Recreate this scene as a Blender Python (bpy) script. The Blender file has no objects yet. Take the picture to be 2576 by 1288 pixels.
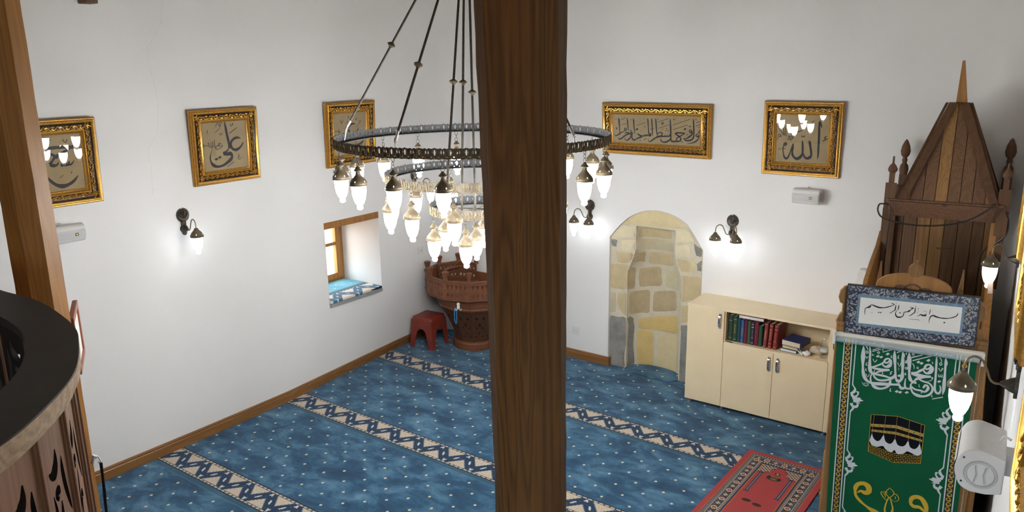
import bpy, bmesh, math, random, json
from mathutils import Vector, Matrix
from mathutils.geometry import delaunay_2d_cdt
sc = bpy.context.scene
C = sc.collection
PI = math.pi
sin, cos = math.sin, math.cos
R = random.Random(11)

# ------------------------------------------------------------------ camera, sky, exposure
cam_data = bpy.data.cameras.new('camera')
cam_data.sensor_fit = 'HORIZONTAL'; cam_data.sensor_width = 36.0
cam_data.lens = 1972.0 / 2576.0 * 36.0
cam_data.clip_start = 0.02
cam = bpy.data.objects.new('camera', cam_data); C.objects.link(cam)
yaw, pitch, roll = math.radians(-36.389), math.radians(13.941), math.radians(-0.849)
fw = Vector((sin(yaw)*cos(pitch), cos(yaw)*cos(pitch), -sin(pitch)))
rt = Vector((cos(yaw), -sin(yaw), 0)); up = rt.cross(fw)
rt, up = rt*cos(roll) + up*sin(roll), -rt*sin(roll) + up*cos(roll)
cam.matrix_world = Matrix(((rt.x, up.x, -fw.x, 5.64), (rt.y, up.y, -fw.y, -6.552), (rt.z, up.z, -fw.z, 3.0), (0, 0, 0, 1)))
sc.camera = cam
world = bpy.data.worlds.new('sky'); sc.world = world; world.use_nodes = True
wn_ = world.node_tree
w_tc = wn_.nodes.new('ShaderNodeTexCoord'); w_sx = wn_.nodes.new('ShaderNodeSeparateXYZ'); w_rp = wn_.nodes.new('ShaderNodeValToRGB')
wn_.links.new(w_tc.outputs['Generated'], w_sx.inputs[0])
w_mr = wn_.nodes.new('ShaderNodeMapRange'); w_mr.inputs[1].default_value = -1; w_mr.inputs[2].default_value = 1
wn_.links.new(w_sx.outputs[2], w_mr.inputs[0]); wn_.links.new(w_mr.outputs[0], w_rp.inputs[0])
w_el = w_rp.color_ramp.elements
w_el[0].position = .40; w_el[0].color = (.50, .34, .20, 1)        # sunlit earth outside
w_el[1].position = .56; w_el[1].color = (.86, .95, 1.0, 1)        # bright sky
wn_.links.new(w_rp.outputs[0], wn_.nodes['Background'].inputs[0])
wn_.nodes['Background'].inputs[1].default_value = 6.0
sc.view_settings.view_transform = 'Standard'; sc.view_settings.look = 'None'
sc.view_settings.gamma = 1; sc.view_settings.use_curve_mapping = False
sc.view_settings.exposure = 1.25
LAMP = 35.0          # brightness of the frosted lamp glasses
SCONCE = 3.4
sc.cycles.use_denoising = True
sc.cycles.max_bounces = 10; sc.cycles.diffuse_bounces = 7; sc.cycles.caustics_reflective = False
sc.cycles.sample_clamp_indirect = 6.0

# ------------------------------------------------------------------ node helpers
class E:
    """a node socket with arithmetic"""
    def __init__(s, nt, k): s.nt, s.k = nt, k
    def op(s, o, *a):
        n = s.nt.nodes.new('ShaderNodeMath'); n.operation = o
        for i, q in enumerate((s,) + a):
            if isinstance(q, E): s.nt.links.new(q.k, n.inputs[i])
            else: n.inputs[i].default_value = q
        return E(s.nt, n.outputs[0])
    def __add__(s, o): return s.op('ADD', o)
    __radd__ = __add__
    def __sub__(s, o): return s.op('SUBTRACT', o)
    def __rsub__(s, o): return (s * -1.0) + o
    def __mul__(s, o): return s.op('MULTIPLY', o)
    __rmul__ = __mul__
    def __truediv__(s, o): return s.op('DIVIDE', o)
    def abs(s): return s.op('ABSOLUTE')
    def fr(s): return s.op('FRACT')
    def rnd(s): return s.op('ROUND')
    def lt(s, o): return s.op('LESS_THAN', o)
    def gt(s, o): return s.op('GREATER_THAN', o)
    def mn(s, o): return s.op('MINIMUM', o)
    def mx(s, o): return s.op('MAXIMUM', o)
    def sin(s): return s.op('SINE')
    def sq(s): return s * s
    def sqrt(s): return s.op('SQRT')
    def between(s, a, b): return s.gt(a) * s.lt(b)
def newmat(name):
    m = bpy.data.materials.new(name); m.use_nodes = True
    nt = m.node_tree; return m, nt, nt.nodes['Principled BSDF']
def coords(nt, scale=(1, 1, 1), rot=(0, 0, 0), kind='Object'):
    tc = nt.nodes.new('ShaderNodeTexCoord'); mp = nt.nodes.new('ShaderNodeMapping')
    mp.inputs['Scale'].default_value = scale; mp.inputs['Rotation'].default_value = rot
    nt.links.new(tc.outputs[kind], mp.inputs[0]); return mp.outputs[0]
def xyz(nt, kind='Object'):
    tc = nt.nodes.new('ShaderNodeTexCoord'); sp = nt.nodes.new('ShaderNodeSeparateXYZ')
    nt.links.new(tc.outputs[kind], sp.inputs[0]); return [E(nt, sp.outputs[i]) for i in range(3)]
def noise(nt, vec, scale, detail=4, rough=.55, dist=0):
    n = nt.nodes.new('ShaderNodeTexNoise'); n.inputs['Scale'].default_value = scale
    n.inputs['Detail'].default_value = detail; n.inputs['Roughness'].default_value = rough; n.inputs['Distortion'].default_value = dist
    if vec is not None: nt.links.new(vec, n.inputs['Vector'])
    return n.outputs[0]
def ramp(nt, fac, stops):
    n = nt.nodes.new('ShaderNodeValToRGB'); el = n.color_ramp.elements
    while len(el) < len(stops): el.new(.5)
    for e, (p, c) in zip(el, stops): e.position = p; e.color = (*c, 1)
    nt.links.new(fac, n.inputs[0]); return n.outputs[0]
def mix(nt, fac, a, b):
    n = nt.nodes.new('ShaderNodeMix'); n.data_type = 'RGBA'
    if isinstance(fac, E): nt.links.new(fac.k, n.inputs[0])
    elif isinstance(fac, (int, float)): n.inputs[0].default_value = fac
    else: nt.links.new(fac, n.inputs[0])
    for i, c in ((6, a), (7, b)):
        if isinstance(c, tuple): n.inputs[i].default_value = (*c, 1)
        else: nt.links.new(c, n.inputs[i])
    return n.outputs[2]
def bump(nt, b, h, strength=.2, dist=.01):
    n = nt.nodes.new('ShaderNodeBump'); n.inputs['Strength'].default_value = strength; n.inputs['Distance'].default_value = dist
    nt.links.new(h, n.inputs['Height']); nt.links.new(n.outputs[0], b.inputs['Normal'])
def setp(b, rough=.5, metal=0., spec=.5, **k):
    b.inputs['Roughness'].default_value = rough; b.inputs['Metallic'].default_value = metal
    b.inputs['Specular IOR Level'].default_value = spec
    for a, v in k.items(): b.inputs[a].default_value = v
def plain(name, col, rough=.5, metal=0., spec=.5, var=.12, vscale=30, bmp=0.):
    m, nt, b = newmat(name); setp(b, rough, metal, spec)
    n = noise(nt, coords(nt), vscale, 5)
    nt.links.new(ramp(nt, n, [(.3, tuple(c*(1-var) for c in col)), (.7, tuple(min(1, c*(1+var)) for c in col))]), b.inputs['Base Color'])
    if bmp: bump(nt, b, n, bmp, .004)
    return m
def wood(name, dark, light, axis='Z', rough=.55, scale=1., knots=True, bmp=.25, spec=.35):
    m, nt, b = newmat(name); setp(b, rough, 0, spec)
    s = {'X': (.07, 1, 1), 'Y': (1, .07, 1), 'Z': (1, 1, .07)}[axis]
    s2 = {'X': (.018, 1, 1), 'Y': (1, .018, 1), 'Z': (1, 1, .018)}[axis]
    v = coords(nt, tuple(q*scale for q in s))
    oi = nt.nodes.new('ShaderNodeObjectInfo')
    big = noise(nt, v, 7, 2, .45, .35)
    ring = (E(nt, big) * 75.).sin() * .5 + .5
    fine = noise(nt, coords(nt, tuple(q*scale for q in s2)), 110, 5, .65)
    patch = noise(nt, coords(nt, s), 2.2, 3)
    f = ring * .16 + E(nt, patch) * .55 + E(nt, fine) * .55 - .13
    f = f + (E(nt, oi.outputs['Random']) - .5) * .14
    mid = tuple((a+c)/2 for a, c in zip(dark, light))
    col = ramp(nt, f.k, [(.22, dark), (.5, mid), (.8, light)])
    if knots:
        vo = nt.nodes.new('ShaderNodeTexVoronoi'); vo.inputs['Scale'].default_value = 2.2
        nt.links.new(coords(nt, (1, 1, .55) if axis == 'Z' else (.55, 1, 1)), vo.inputs['Vector'])
        k = E(nt, vo.outputs['Distance']).lt(.055)
        col = mix(nt, k * .7, col, tuple(c*.35 for c in dark))
    nt.links.new(col, b.inputs['Base Color'])
    bump(nt, b, f.k, bmp, .004); return m

# ------------------------------------------------------------------ materials
M = {}
M['post'] = wood('hewn_post_wood', (.034, .016, .006), (.17, .082, .026), scale=1.3, rough=.6, bmp=.5, spec=.2)
M['post_light'] = wood('golden_post_wood', (.14, .056, .010), (.33, .15, .030), rough=.45)
M['minbar'] = wood('pulpit_plank_wood', (.080, .040, .022), (.205, .112, .056), rough=.6, scale=1.4)
M['minbar_b'] = wood('pulpit_plank_wood_brown', (.16, .080, .028), (.34, .19, .070), rough=.6, scale=1.2)
M['minbar_c'] = wood('pulpit_plank_wood_dark', (.075, .037, .024), (.19, .10, .054), rough=.6, scale=1.6)
M['minbar_t'] = wood('pulpit_trim_wood', (.07, .032, .015), (.15, .075, .034), rough=.6)
M['jamb'] = wood('pulpit_side_wood', (.20, .088, .022), (.42, .21, .065), rough=.5)
M['skirt'] = wood('skirting_wood', (.16, .072, .022), (.30, .15, .05), axis='Y', rough=.4, knots=False)
M['skirt_x'] = wood('skirting_wood_front', (.16, .072, .022), (.30, .15, .05), axis='X', rough=.4, knots=False)
M['winwood'] = wood('window_wood', (.22, .09, .02), (.42, .20, .055), rough=.35, knots=False)
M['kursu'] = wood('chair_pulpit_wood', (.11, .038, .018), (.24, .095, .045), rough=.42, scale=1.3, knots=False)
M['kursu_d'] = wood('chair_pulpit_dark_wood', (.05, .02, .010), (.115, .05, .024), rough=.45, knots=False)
M['rail_top'] = plain('dark_brown_rail_paint', (.013, .0085, .0075), .55, var=.35, vscale=9, bmp=.15)
M['rail_edge'] = wood('bare_rail_edge_wood', (.30, .20, .12), (.62, .47, .31), axis='X', rough=.7, scale=.9, knots=False)
M['rail_panel'] = wood('carved_panel_wood', (.18, .088, .050), (.32, .175, .105), rough=.6, knots=False)
M['deck'] = wood('gallery_deck_wood', (.03, .016, .010), (.07, .04, .022), axis='X')
M['ceil'] = wood('ceiling_wood', (.22, .16, .10), (.36, .28, .19), axis='X')
M['gold'] = plain('gilt', (.80, .46, .085), .32, .8, .5, .2, 60)
M['gold_b'] = plain('aged_gilt', (.50, .26, .055), .42, .7, .5, .25, 80)
M['cove'] = plain('dark_frame_cove', (.035, .013, .006), .38, .1, .5, .5, 60)
M['paper'] = plain('tan_calligraphy_paper', (.36, .275, .15), .8, var=.10, vscale=7)
M['ink'] = plain('black_ink', (.022, .024, .032), .7, var=.15)
M['bronze'] = plain('aged_bronze', (.125, .098, .060), .58, .35, .5, .3, 40)
M['brass'] = plain('antique_brass', (.21, .155, .078), .45, .55, .5, .25, 60)
M['bronze_d'] = plain('dark_bronze', (.075, .064, .052), .42, .65, .5, .35, 60)
M['chrome'] = plain('chrome', (.72, .72, .74), .12, 1., .5, .03)
M['white_pl'] = plain('white_plastic', (.72, .72, .72), .38, var=.03)
M['grey_gr'] = plain('grey_grille', (.52, .53, .54), .6, var=.06, vscale=300)
M['black'] = plain('black_plastic', (.010, .010, .011), .45, var=.1)
M['cream'] = plain('cream_laminate', (.80, .67, .45), .38, var=.03, vscale=5)
M['cream_d'] = plain('cream_laminate_edge', (.40, .33, .23), .5, var=.03, vscale=5)
M['stool'] = plain('red_brown_plastic', (.22, .035, .022), .38, var=.1)
M['blue_bead'] = plain('blue_beads', (.04, .28, .55), .3)
M['banner'] = plain('green_cloth', (.006, .098, .042), .8, 0, .12, var=.10, vscale=5)
M['banner_w'] = plain('white_print', (.62, .64, .68), .6, var=.02)
M['banner_g'] = plain('golden_print', (.62, .40, .022), .6, var=.06)
M['banner_n'] = plain('navy_print', (.008, .012, .03), .6, var=.2)
M['print_black'] = plain('black_print', (.006, .007, .010), .8, 0, .1)
M['banner_roll'] = plain('pale_back_of_cloth', (.34, .42, .45), .6, var=.05)
M['alu'] = plain('pale_metal_profile', (.66, .64, .58), .4, .1, var=.03)
M['board_w'] = plain('white_board_paper', (.82, .815, .78), .5, var=.025, vscale=6)
M['red_lac'] = plain('red_brown_lacquer', (.26, .07, .035), .35)
M['cable'] = plain('black_cable', (.018, .014, .013), .5)
M['cord_w'] = plain('white_bead_chain', (.7, .68, .62), .4)
def wall_mat():
    m, nt, b = newmat('white_plaster'); setp(b, .85, 0, .25)
    v = coords(nt); n = noise(nt, v, 1.1, 3); f = noise(nt, v, 45, 5, .6)
    nt.links.new(ramp(nt, n, [(.3, (.765, .768, .765)), (.7, (.80, .80, .80))]), b.inputs['Base Color'])
    bump(nt, b, (E(nt, n) * 3 + E(nt, f) * .12).k, .10, .02); return m
M['wall'] = wall_mat()
def glow(name, col, strength):
    m, nt, b = newmat(name); setp(b, .35)
    lw = nt.nodes.new('ShaderNodeLayerWeight'); lw.inputs[0].default_value = .35
    b.inputs['Base Color'].default_value = (.9, .9, .9, 1)
    b.inputs['Emission Color'].default_value = (*col, 1)
    f = (1.0 - E(nt, lw.outputs['Facing']) * .45) * strength
    nt.links.new(f.k, b.inputs['Emission Strength']); return m
M['glow'] = glow('lit_frosted_glass', (1, .985, .955), LAMP)
M['glow_s'] = glow('lit_frosted_glass_cool', (.93, .97, 1.), SCONCE)
M['glow_knob'] = glow('lit_clear_glass', (1, .99, .97), 1.1)
def glass(name, tint=(1, 1, 1), rough=0.):
    m, nt, b = newmat(name); nt.nodes.remove(b)
    t = nt.nodes.new('ShaderNodeBsdfTransparent'); t.inputs[0].default_value = (*tint, 1)
    g = nt.nodes.new('ShaderNodeBsdfGlossy'); g.inputs['Roughness'].default_value = rough
    lw = nt.nodes.new('ShaderNodeLayerWeight'); lw.inputs[0].default_value = .5
    fr = (E(nt, lw.outputs['Facing']).op('POWER', 5.) * .94 + .05)
    mx = nt.nodes.new('ShaderNodeMixShader')
    nt.links.new(fr.k, mx.inputs[0]); nt.links.new(t.outputs[0], mx.inputs[1]); nt.links.new(g.outputs[0], mx.inputs[2])
    nt.links.new(mx.outputs[0], nt.nodes['Material Output'].inputs[0]); return m
M['glass'] = glass('picture_glass'); M['bottle'] = glass('clear_plastic', (.9, .93, .94), .05)
def stone(name, col, var=.2):
    m, nt, b = newmat(name); setp(b, .9, 0, .2)
    v = coords(nt); n = noise(nt, v, 9, 6, .65); f = noise(nt, v, 70, 4, .6)
    s = E(nt, n) * .7 + E(nt, f) * .3
    nt.links.new(ramp(nt, s.k, [(.3, tuple(c*(1-var) for c in col)), (.52, col), (.75, tuple(min(1, c*(1+var)) for c in col))]), b.inputs['Base Color'])
    bump(nt, b, s.k, .6, .012); return m
M['st_cl'] = stone('cream_limestone', (.70, .63, .44), .10); M['st_cy'] = stone('yellow_limestone', (.66, .56, .34), .12)
M['st_tn'] = stone('tan_limestone', (.56, .46, .28), .16); M['st_tg'] = stone('greyish_limestone', (.54, .48, .33), .14)
M['st_br'] = stone('brown_limestone', (.47, .38, .235), .18); M['st_cg'] = stone('pale_limestone', (.57, .52, .35), .12)
M['st_oc'] = stone('ochre_limestone', (.63, .47, .20), .14); M['st_gr'] = stone('grey_stone', (.26, .255, .24), .35)
M['mortar'] = stone('lime_mortar', (.62, .57, .45), .12)

# ------------------------------------------------------------------ carpet
def carpet_mat(name, ox=0., oy=0., swap=False, pale=False):  # pale: same carpet with its colours lightened as if daylit
    m, nt, b = newmat(name); setp(b, .95, 0, .1)
    x, y, z = xyz(nt)
    if swap: x, y = y, x
    x = x + ox; y = y + oy
    y = y + (x - 1.9) * ((y + 3.5) * .013).mx(0.)
    pos = coords(nt)
    blot = noise(nt, coords(nt, (1, 1.6, 1)), 3.2, 6, .68, .4); fin = noise(nt, pos, 260, 2, .7)
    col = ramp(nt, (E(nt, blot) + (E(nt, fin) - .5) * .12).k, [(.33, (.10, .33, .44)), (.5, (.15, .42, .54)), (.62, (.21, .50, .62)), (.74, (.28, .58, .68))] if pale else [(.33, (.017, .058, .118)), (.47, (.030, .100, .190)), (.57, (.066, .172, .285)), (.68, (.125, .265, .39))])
    t = (y + 2.345) / 1.24; d = (t - t.rnd()) * 1.24                      # offset from the nearest border strip
    # field of small cream lozenges
    rows = d + d.lt(0.) * 1.24 - .1825
    def dots(px, py):
        u = ((x + px) / .2225); u = (u - u.rnd()) * .2225
        w = ((rows + py) / .208); w = (w - w.rnd()) * .208
        return (u.abs() * .9 + w.abs() * 1.05).lt(.0142) * (u.abs()).lt(.0108)
    far = y.lt(-.6)
    ok = rows.between(-.03, .875).mx(rows.gt(-.03) * (1.0 - far))
    dm = dots(-.063, 0.).mx(dots(-.063 - .111, .104)) * ok
    col = mix(nt, dm, col, (.62, .60, .45))
    # border strip
    a = d.abs()
    grain = noise(nt, pos, 90, 3, .6)
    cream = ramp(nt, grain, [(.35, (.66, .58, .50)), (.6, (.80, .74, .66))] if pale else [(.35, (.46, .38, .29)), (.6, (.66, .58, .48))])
    inside = a.lt(.1175) * far
    strip = cream
    p = (x - .15) / .27; tri = ((p - p.rnd()).abs() * 4.0 - 1.0)           # -1 at the upper corners
    scal = ((x * (2*PI/.0338)).sin().abs() * .010)
    ctr = tri * -.078
    e = (d - ctr + .0).abs()
    strip = mix(nt, (e - scal).lt(.060), strip, (.022, .03, .05))
    strip = mix(nt, (e - scal).lt(.0572), strip, (.13, .21, .29))
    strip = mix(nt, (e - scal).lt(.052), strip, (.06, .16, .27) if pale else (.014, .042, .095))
    vor = nt.nodes.new('ShaderNodeTexVoronoi'); vor.inputs['Scale'].default_value = 34
    nt.links.new(pos, vor.inputs['Vector'])
    strip = mix(nt, e.lt(.04) * E(nt, vor.outputs['Distance']).lt(.17), strip, (.09, .16, .25))
    q = (x - .15) / .0675; qd = (q - q.rnd()) * .0675                      # white star flowers along the zigzag
    ang = (qd.sq() + e.sq()).sqrt()
    star = (ang - (qd * 260.).sin().abs() * .004).lt(.0135)
    strip = mix(nt, star, strip, (.55, .58, .56))
    strip = mix(nt, a.gt(.088), strip, (.52, .46, .37))
    strip = mix(nt, a.between(.088, .092), strip, (.012, .02, .04))
    dash = (x / .045).fr()
    strip = mix(nt, a.between(.092, .108) * dash.between(.0, .22), strip, (.02, .035, .06))
    strip = mix(nt, a.between(.092, .108) * dash.between(.3, .36), strip, (.02, .035, .06))
    strip = mix(nt, a.gt(.107), strip, (.012, .028, .055))
    col = mix(nt, inside, col, strip)
    seam = d.between(-.158, -.1175) * far
    col = mix(nt, seam * .75, col, (.03, .10, .165))
    col = mix(nt, d.between(-.163, -.157) * far * .6, col, (.11, .22, .31))
    nt.links.new(col, b.inputs['Base Color'])
    b.inputs['Sheen Weight'].default_value = .15
    bump(nt, b, (E(nt, fin) + E(nt, blot) * 2.).k, .35, .006)
    return m
M['carpet'] = carpet_mat('blue_mosque_carpet')

# ------------------------------------------------------------------ mesh helpers
def pip(p, poly):
    c = False; x, y = p
    for i in range(len(poly)):
        (x1, y1), (x2, y2) = poly[i], poly[i-1]
        if (y1 > y) != (y2 > y) and x < (x2-x1)*(y-y1)/(y2-y1)+x1: c = not c
    return c
def fill2d(outer, holes=(), inner=()):
    vs = [Vector(p) for p in outer]; ed = [(i, (i+1) % len(outer)) for i in range(len(outer))]
    loops = [outer]
    for h in holes:
        o = len(vs); vs += [Vector(p) for p in h]; ed += [(o+i, o+(i+1) % len(h)) for i in range(len(h))]
    vs += [Vector(p) for p in inner]
    r = delaunay_2d_cdt(vs, ed, [], 1, 1e-7)
    P = [tuple(v) for v in r[0]]; T = []
    for f in r[2]:
        c = (sum(P[i][0] for i in f)/len(f), sum(P[i][1] for i in f)/len(f))
        if pip(c, outer) and not any(pip(c, h) for h in holes): T.append(list(f))
    return P, T
def cr(pts, n=5, closed=False):
    """Catmull-Rom through points of any dimension"""
    P = [tuple(p) for p in pts]; out = []
    N = len(P)
    if N < 3 and not closed:
        if N < 2: return P
        return [tuple(a+(b-a)*k/n for a, b in zip(P[0], P[1])) for k in range(n+1)]
    for i in range(N if closed else N-1):
        p1, p2 = P[i], P[(i+1) % N]
        p0 = P[i-1] if (closed or i) else tuple(2*a-b for a, b in zip(p1, p2))
        p3 = P[(i+2) % N] if (closed or i+2 < N) else tuple(2*b-a for a, b in zip(p1, p2))
        for k in range(n):
            t = k/n
            out.append(tuple(.5*(2*b+(c-a)*t+(2*a-5*b+4*c-d)*t*t+(3*b-3*c+d-a)*t**3) for a, b, c, d in zip(p0, p1, p2, p3)))
    if not closed: out.append(P[-1])
    return out
class MB:
    def __init__(s): s.v, s.f, s.m = [], [], []
    def add(s, vs, fs, mi=0):
        o = len(s.v); s.v += [tuple(v) for v in vs]; s.f += [[i+o for i in f] for f in fs]; s.m += [mi]*len(fs); return s
    def box(s, x0, x1, y0, y1, z0, z1, mi=0):
        return s.add([(x, y, z) for z in (z0, z1) for y in (y0, y1) for x in (x0, x1)],
                     [(0, 2, 3, 1), (4, 5, 7, 6), (0, 1, 5, 4), (2, 6, 7, 3), (0, 4, 6, 2), (1, 3, 7, 5)], mi)
    def hexa(s, bot, top, mi=0):
        n = len(bot); vs = list(bot)+list(top)
        return s.add(vs, [tuple(range(n))[::-1], tuple(range(n, 2*n))]+[(i, (i+1) % n, n+(i+1) % n, n+i) for i in range(n)], mi)
    def tube(s, pts, r, n=6, mi=0, closed=False, flat=1.):
        P = [Vector(p) for p in pts]; N = len(P); rings = []; prev = None
        for i, p in enumerate(P):
            a = P[i-1] if (i or closed) else p; b = P[(i+1) % N] if (i+1 < N or closed) else p
            t = (b-a).normalized()
            if prev is None:
                u = t.cross(Vector((0, 0, 1)))
                if u.length < .1: u = t.cross(Vector((1, 0, 0)))
            else: u = prev - t*prev.dot(t)
            u.normalize(); prev = u; w = t.cross(u)
            rr = r[i] if isinstance(r, (list, tuple)) else r
            rings.append([p+u*rr*cos(2*PI*k/n)+w*rr*flat*sin(2*PI*k/n) for k in range(n)])
        vs = [q for ring in rings for q in ring]; fs = []
        for i in range(N if closed else N-1):
            j = (i+1) % N
            fs += [(i*n+k, i*n+(k+1) % n, j*n+(k+1) % n, j*n+k) for k in range(n)]
        if not closed: fs += [tuple(range(n))[::-1], tuple(range((N-1)*n, N*n))]
        return s.add(vs, fs, mi)
    def lathe(s, prof, n=16, c=(0, 0, 0), mi=0, axis='Z', sx=1., sy=1.):
        vs, fs = [], []
        for r, z in prof:
            for k in range(n):
                a, b = r*cos(2*PI*k/n)*sx, r*sin(2*PI*k/n)*sy
                v = {'Z': (a, b, z), 'Y': (a, -z, b), 'X': (z, a, b)}[axis]
                vs.append((v[0]+c[0], v[1]+c[1], v[2]+c[2]))
        for i in range(len(prof)-1):
            fs += [(i*n+k, i*n+(k+1) % n, (i+1)*n+(k+1) % n, (i+1)*n+k) for k in range(n)]
        fs += [tuple(range(n))[::-1], tuple(range((len(prof)-1)*n, len(prof)*n))]
        return s.add(vs, fs, mi)
    def plate(s, outer, holes=(), y0=0., y1=.01, mp=None, mi=0, inner=(), mi2=None):
        """extrude a 2-D shape (x,z) from depth y0 to y1; mp maps (x,y,z)"""
        mp = mp or (lambda x, y, z: (x, y, z))
        P, T = fill2d(outer, holes, inner); n = len(P)
        s.add([mp(x, y0, z) for x, z in P], T, mi); mi = mi if mi2 is None else mi2; s.add([mp(x, y1, z) for x, z in P], [t[::-1] for t in T], mi)
        for lp in [outer]+list(holes):
            k = len(lp)
            s.add([mp(x, y0, z) for x, z in lp]+[mp(x, y1, z) for x, z in lp], [(i, (i+1) % k, k+(i+1) % k, k+i) for i in range(k)], mi)
        return s
    def stroke(s, pts, mp, mi=0, n=4):
        """flat pen stroke: points (x, z, width)"""
        Q = cr(pts, n); L, Rr = [], []
        for i, q in enumerate(Q):
            a, b = Q[max(0, i-1)], Q[min(len(Q)-1, i+1)]
            dx, dz = b[0]-a[0], b[1]-a[1]; l = math.hypot(dx, dz) or 1
            w = max(q[2], .0006)*.5
            L.append(mp(q[0]-dz/l*w, q[1]+dx/l*w)); Rr.append(mp(q[0]+dz/l*w, q[1]-dx/l*w))
        k = len(L)
        return s.add(L+Rr, [(i, i+1, k+i+1, k+i) for i in range(k-1)], mi)
    def build(s, name, mats, parent=None, smooth=True, bevel=0., loc=None, ang=35):
        me = bpy.data.meshes.new(name); me.from_pydata(s.v, [], s.f)
        if not isinstance(mats, (list, tuple)): mats = [mats]
        for m in mats: me.materials.append(M[m] if isinstance(m, str) else m)
        me.polygons.foreach_set('material_index', s.m); me.update()
        bm = bmesh.new(); bm.from_mesh(me); bmesh.ops.remove_doubles(bm, verts=bm.verts, dist=1e-6)
        bmesh.ops.recalc_face_normals(bm, faces=bm.faces); bm.to_mesh(me); bm.free()
        if smooth:
            me.shade_smooth(); me.set_sharp_from_angle(angle=math.radians(ang))
        o = bpy.data.objects.new(name, me); C.objects.link(o)
        if parent: o.parent = parent
        if loc: o.location = loc
        if bevel:
            b = o.modifiers.new('bevel', 'BEVEL'); b.width = bevel; b.segments = 2; b.limit_method = 'ANGLE'; b.angle_limit = math.radians(50)
        return o
def tag(o, label=None, cat=None, group=None, kind=None):
    if label: o['label'] = label
    if cat: o['category'] = cat
    if group: o['group'] = group
    if kind: o['kind'] = kind
    return o
def thing(name, label, cat, loc=(0, 0, 0), rz=0., group=None):
    o = bpy.data.objects.new(name, None); C.objects.link(o); o.empty_display_size = .1
    o.location = loc; o.rotation_euler = (0, 0, rz); return tag(o, label, cat, group)
KIDS = {}
def copy_tree(o, parent=None):
    c = o.copy(); C.objects.link(c); c.parent = parent
    for k in [q for q in bpy.data.objects if q.parent == o]: copy_tree(k, c)
    return c
def rotxy(x, y, a): return x*cos(a)-y*sin(a), x*sin(a)+y*cos(a)
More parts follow.
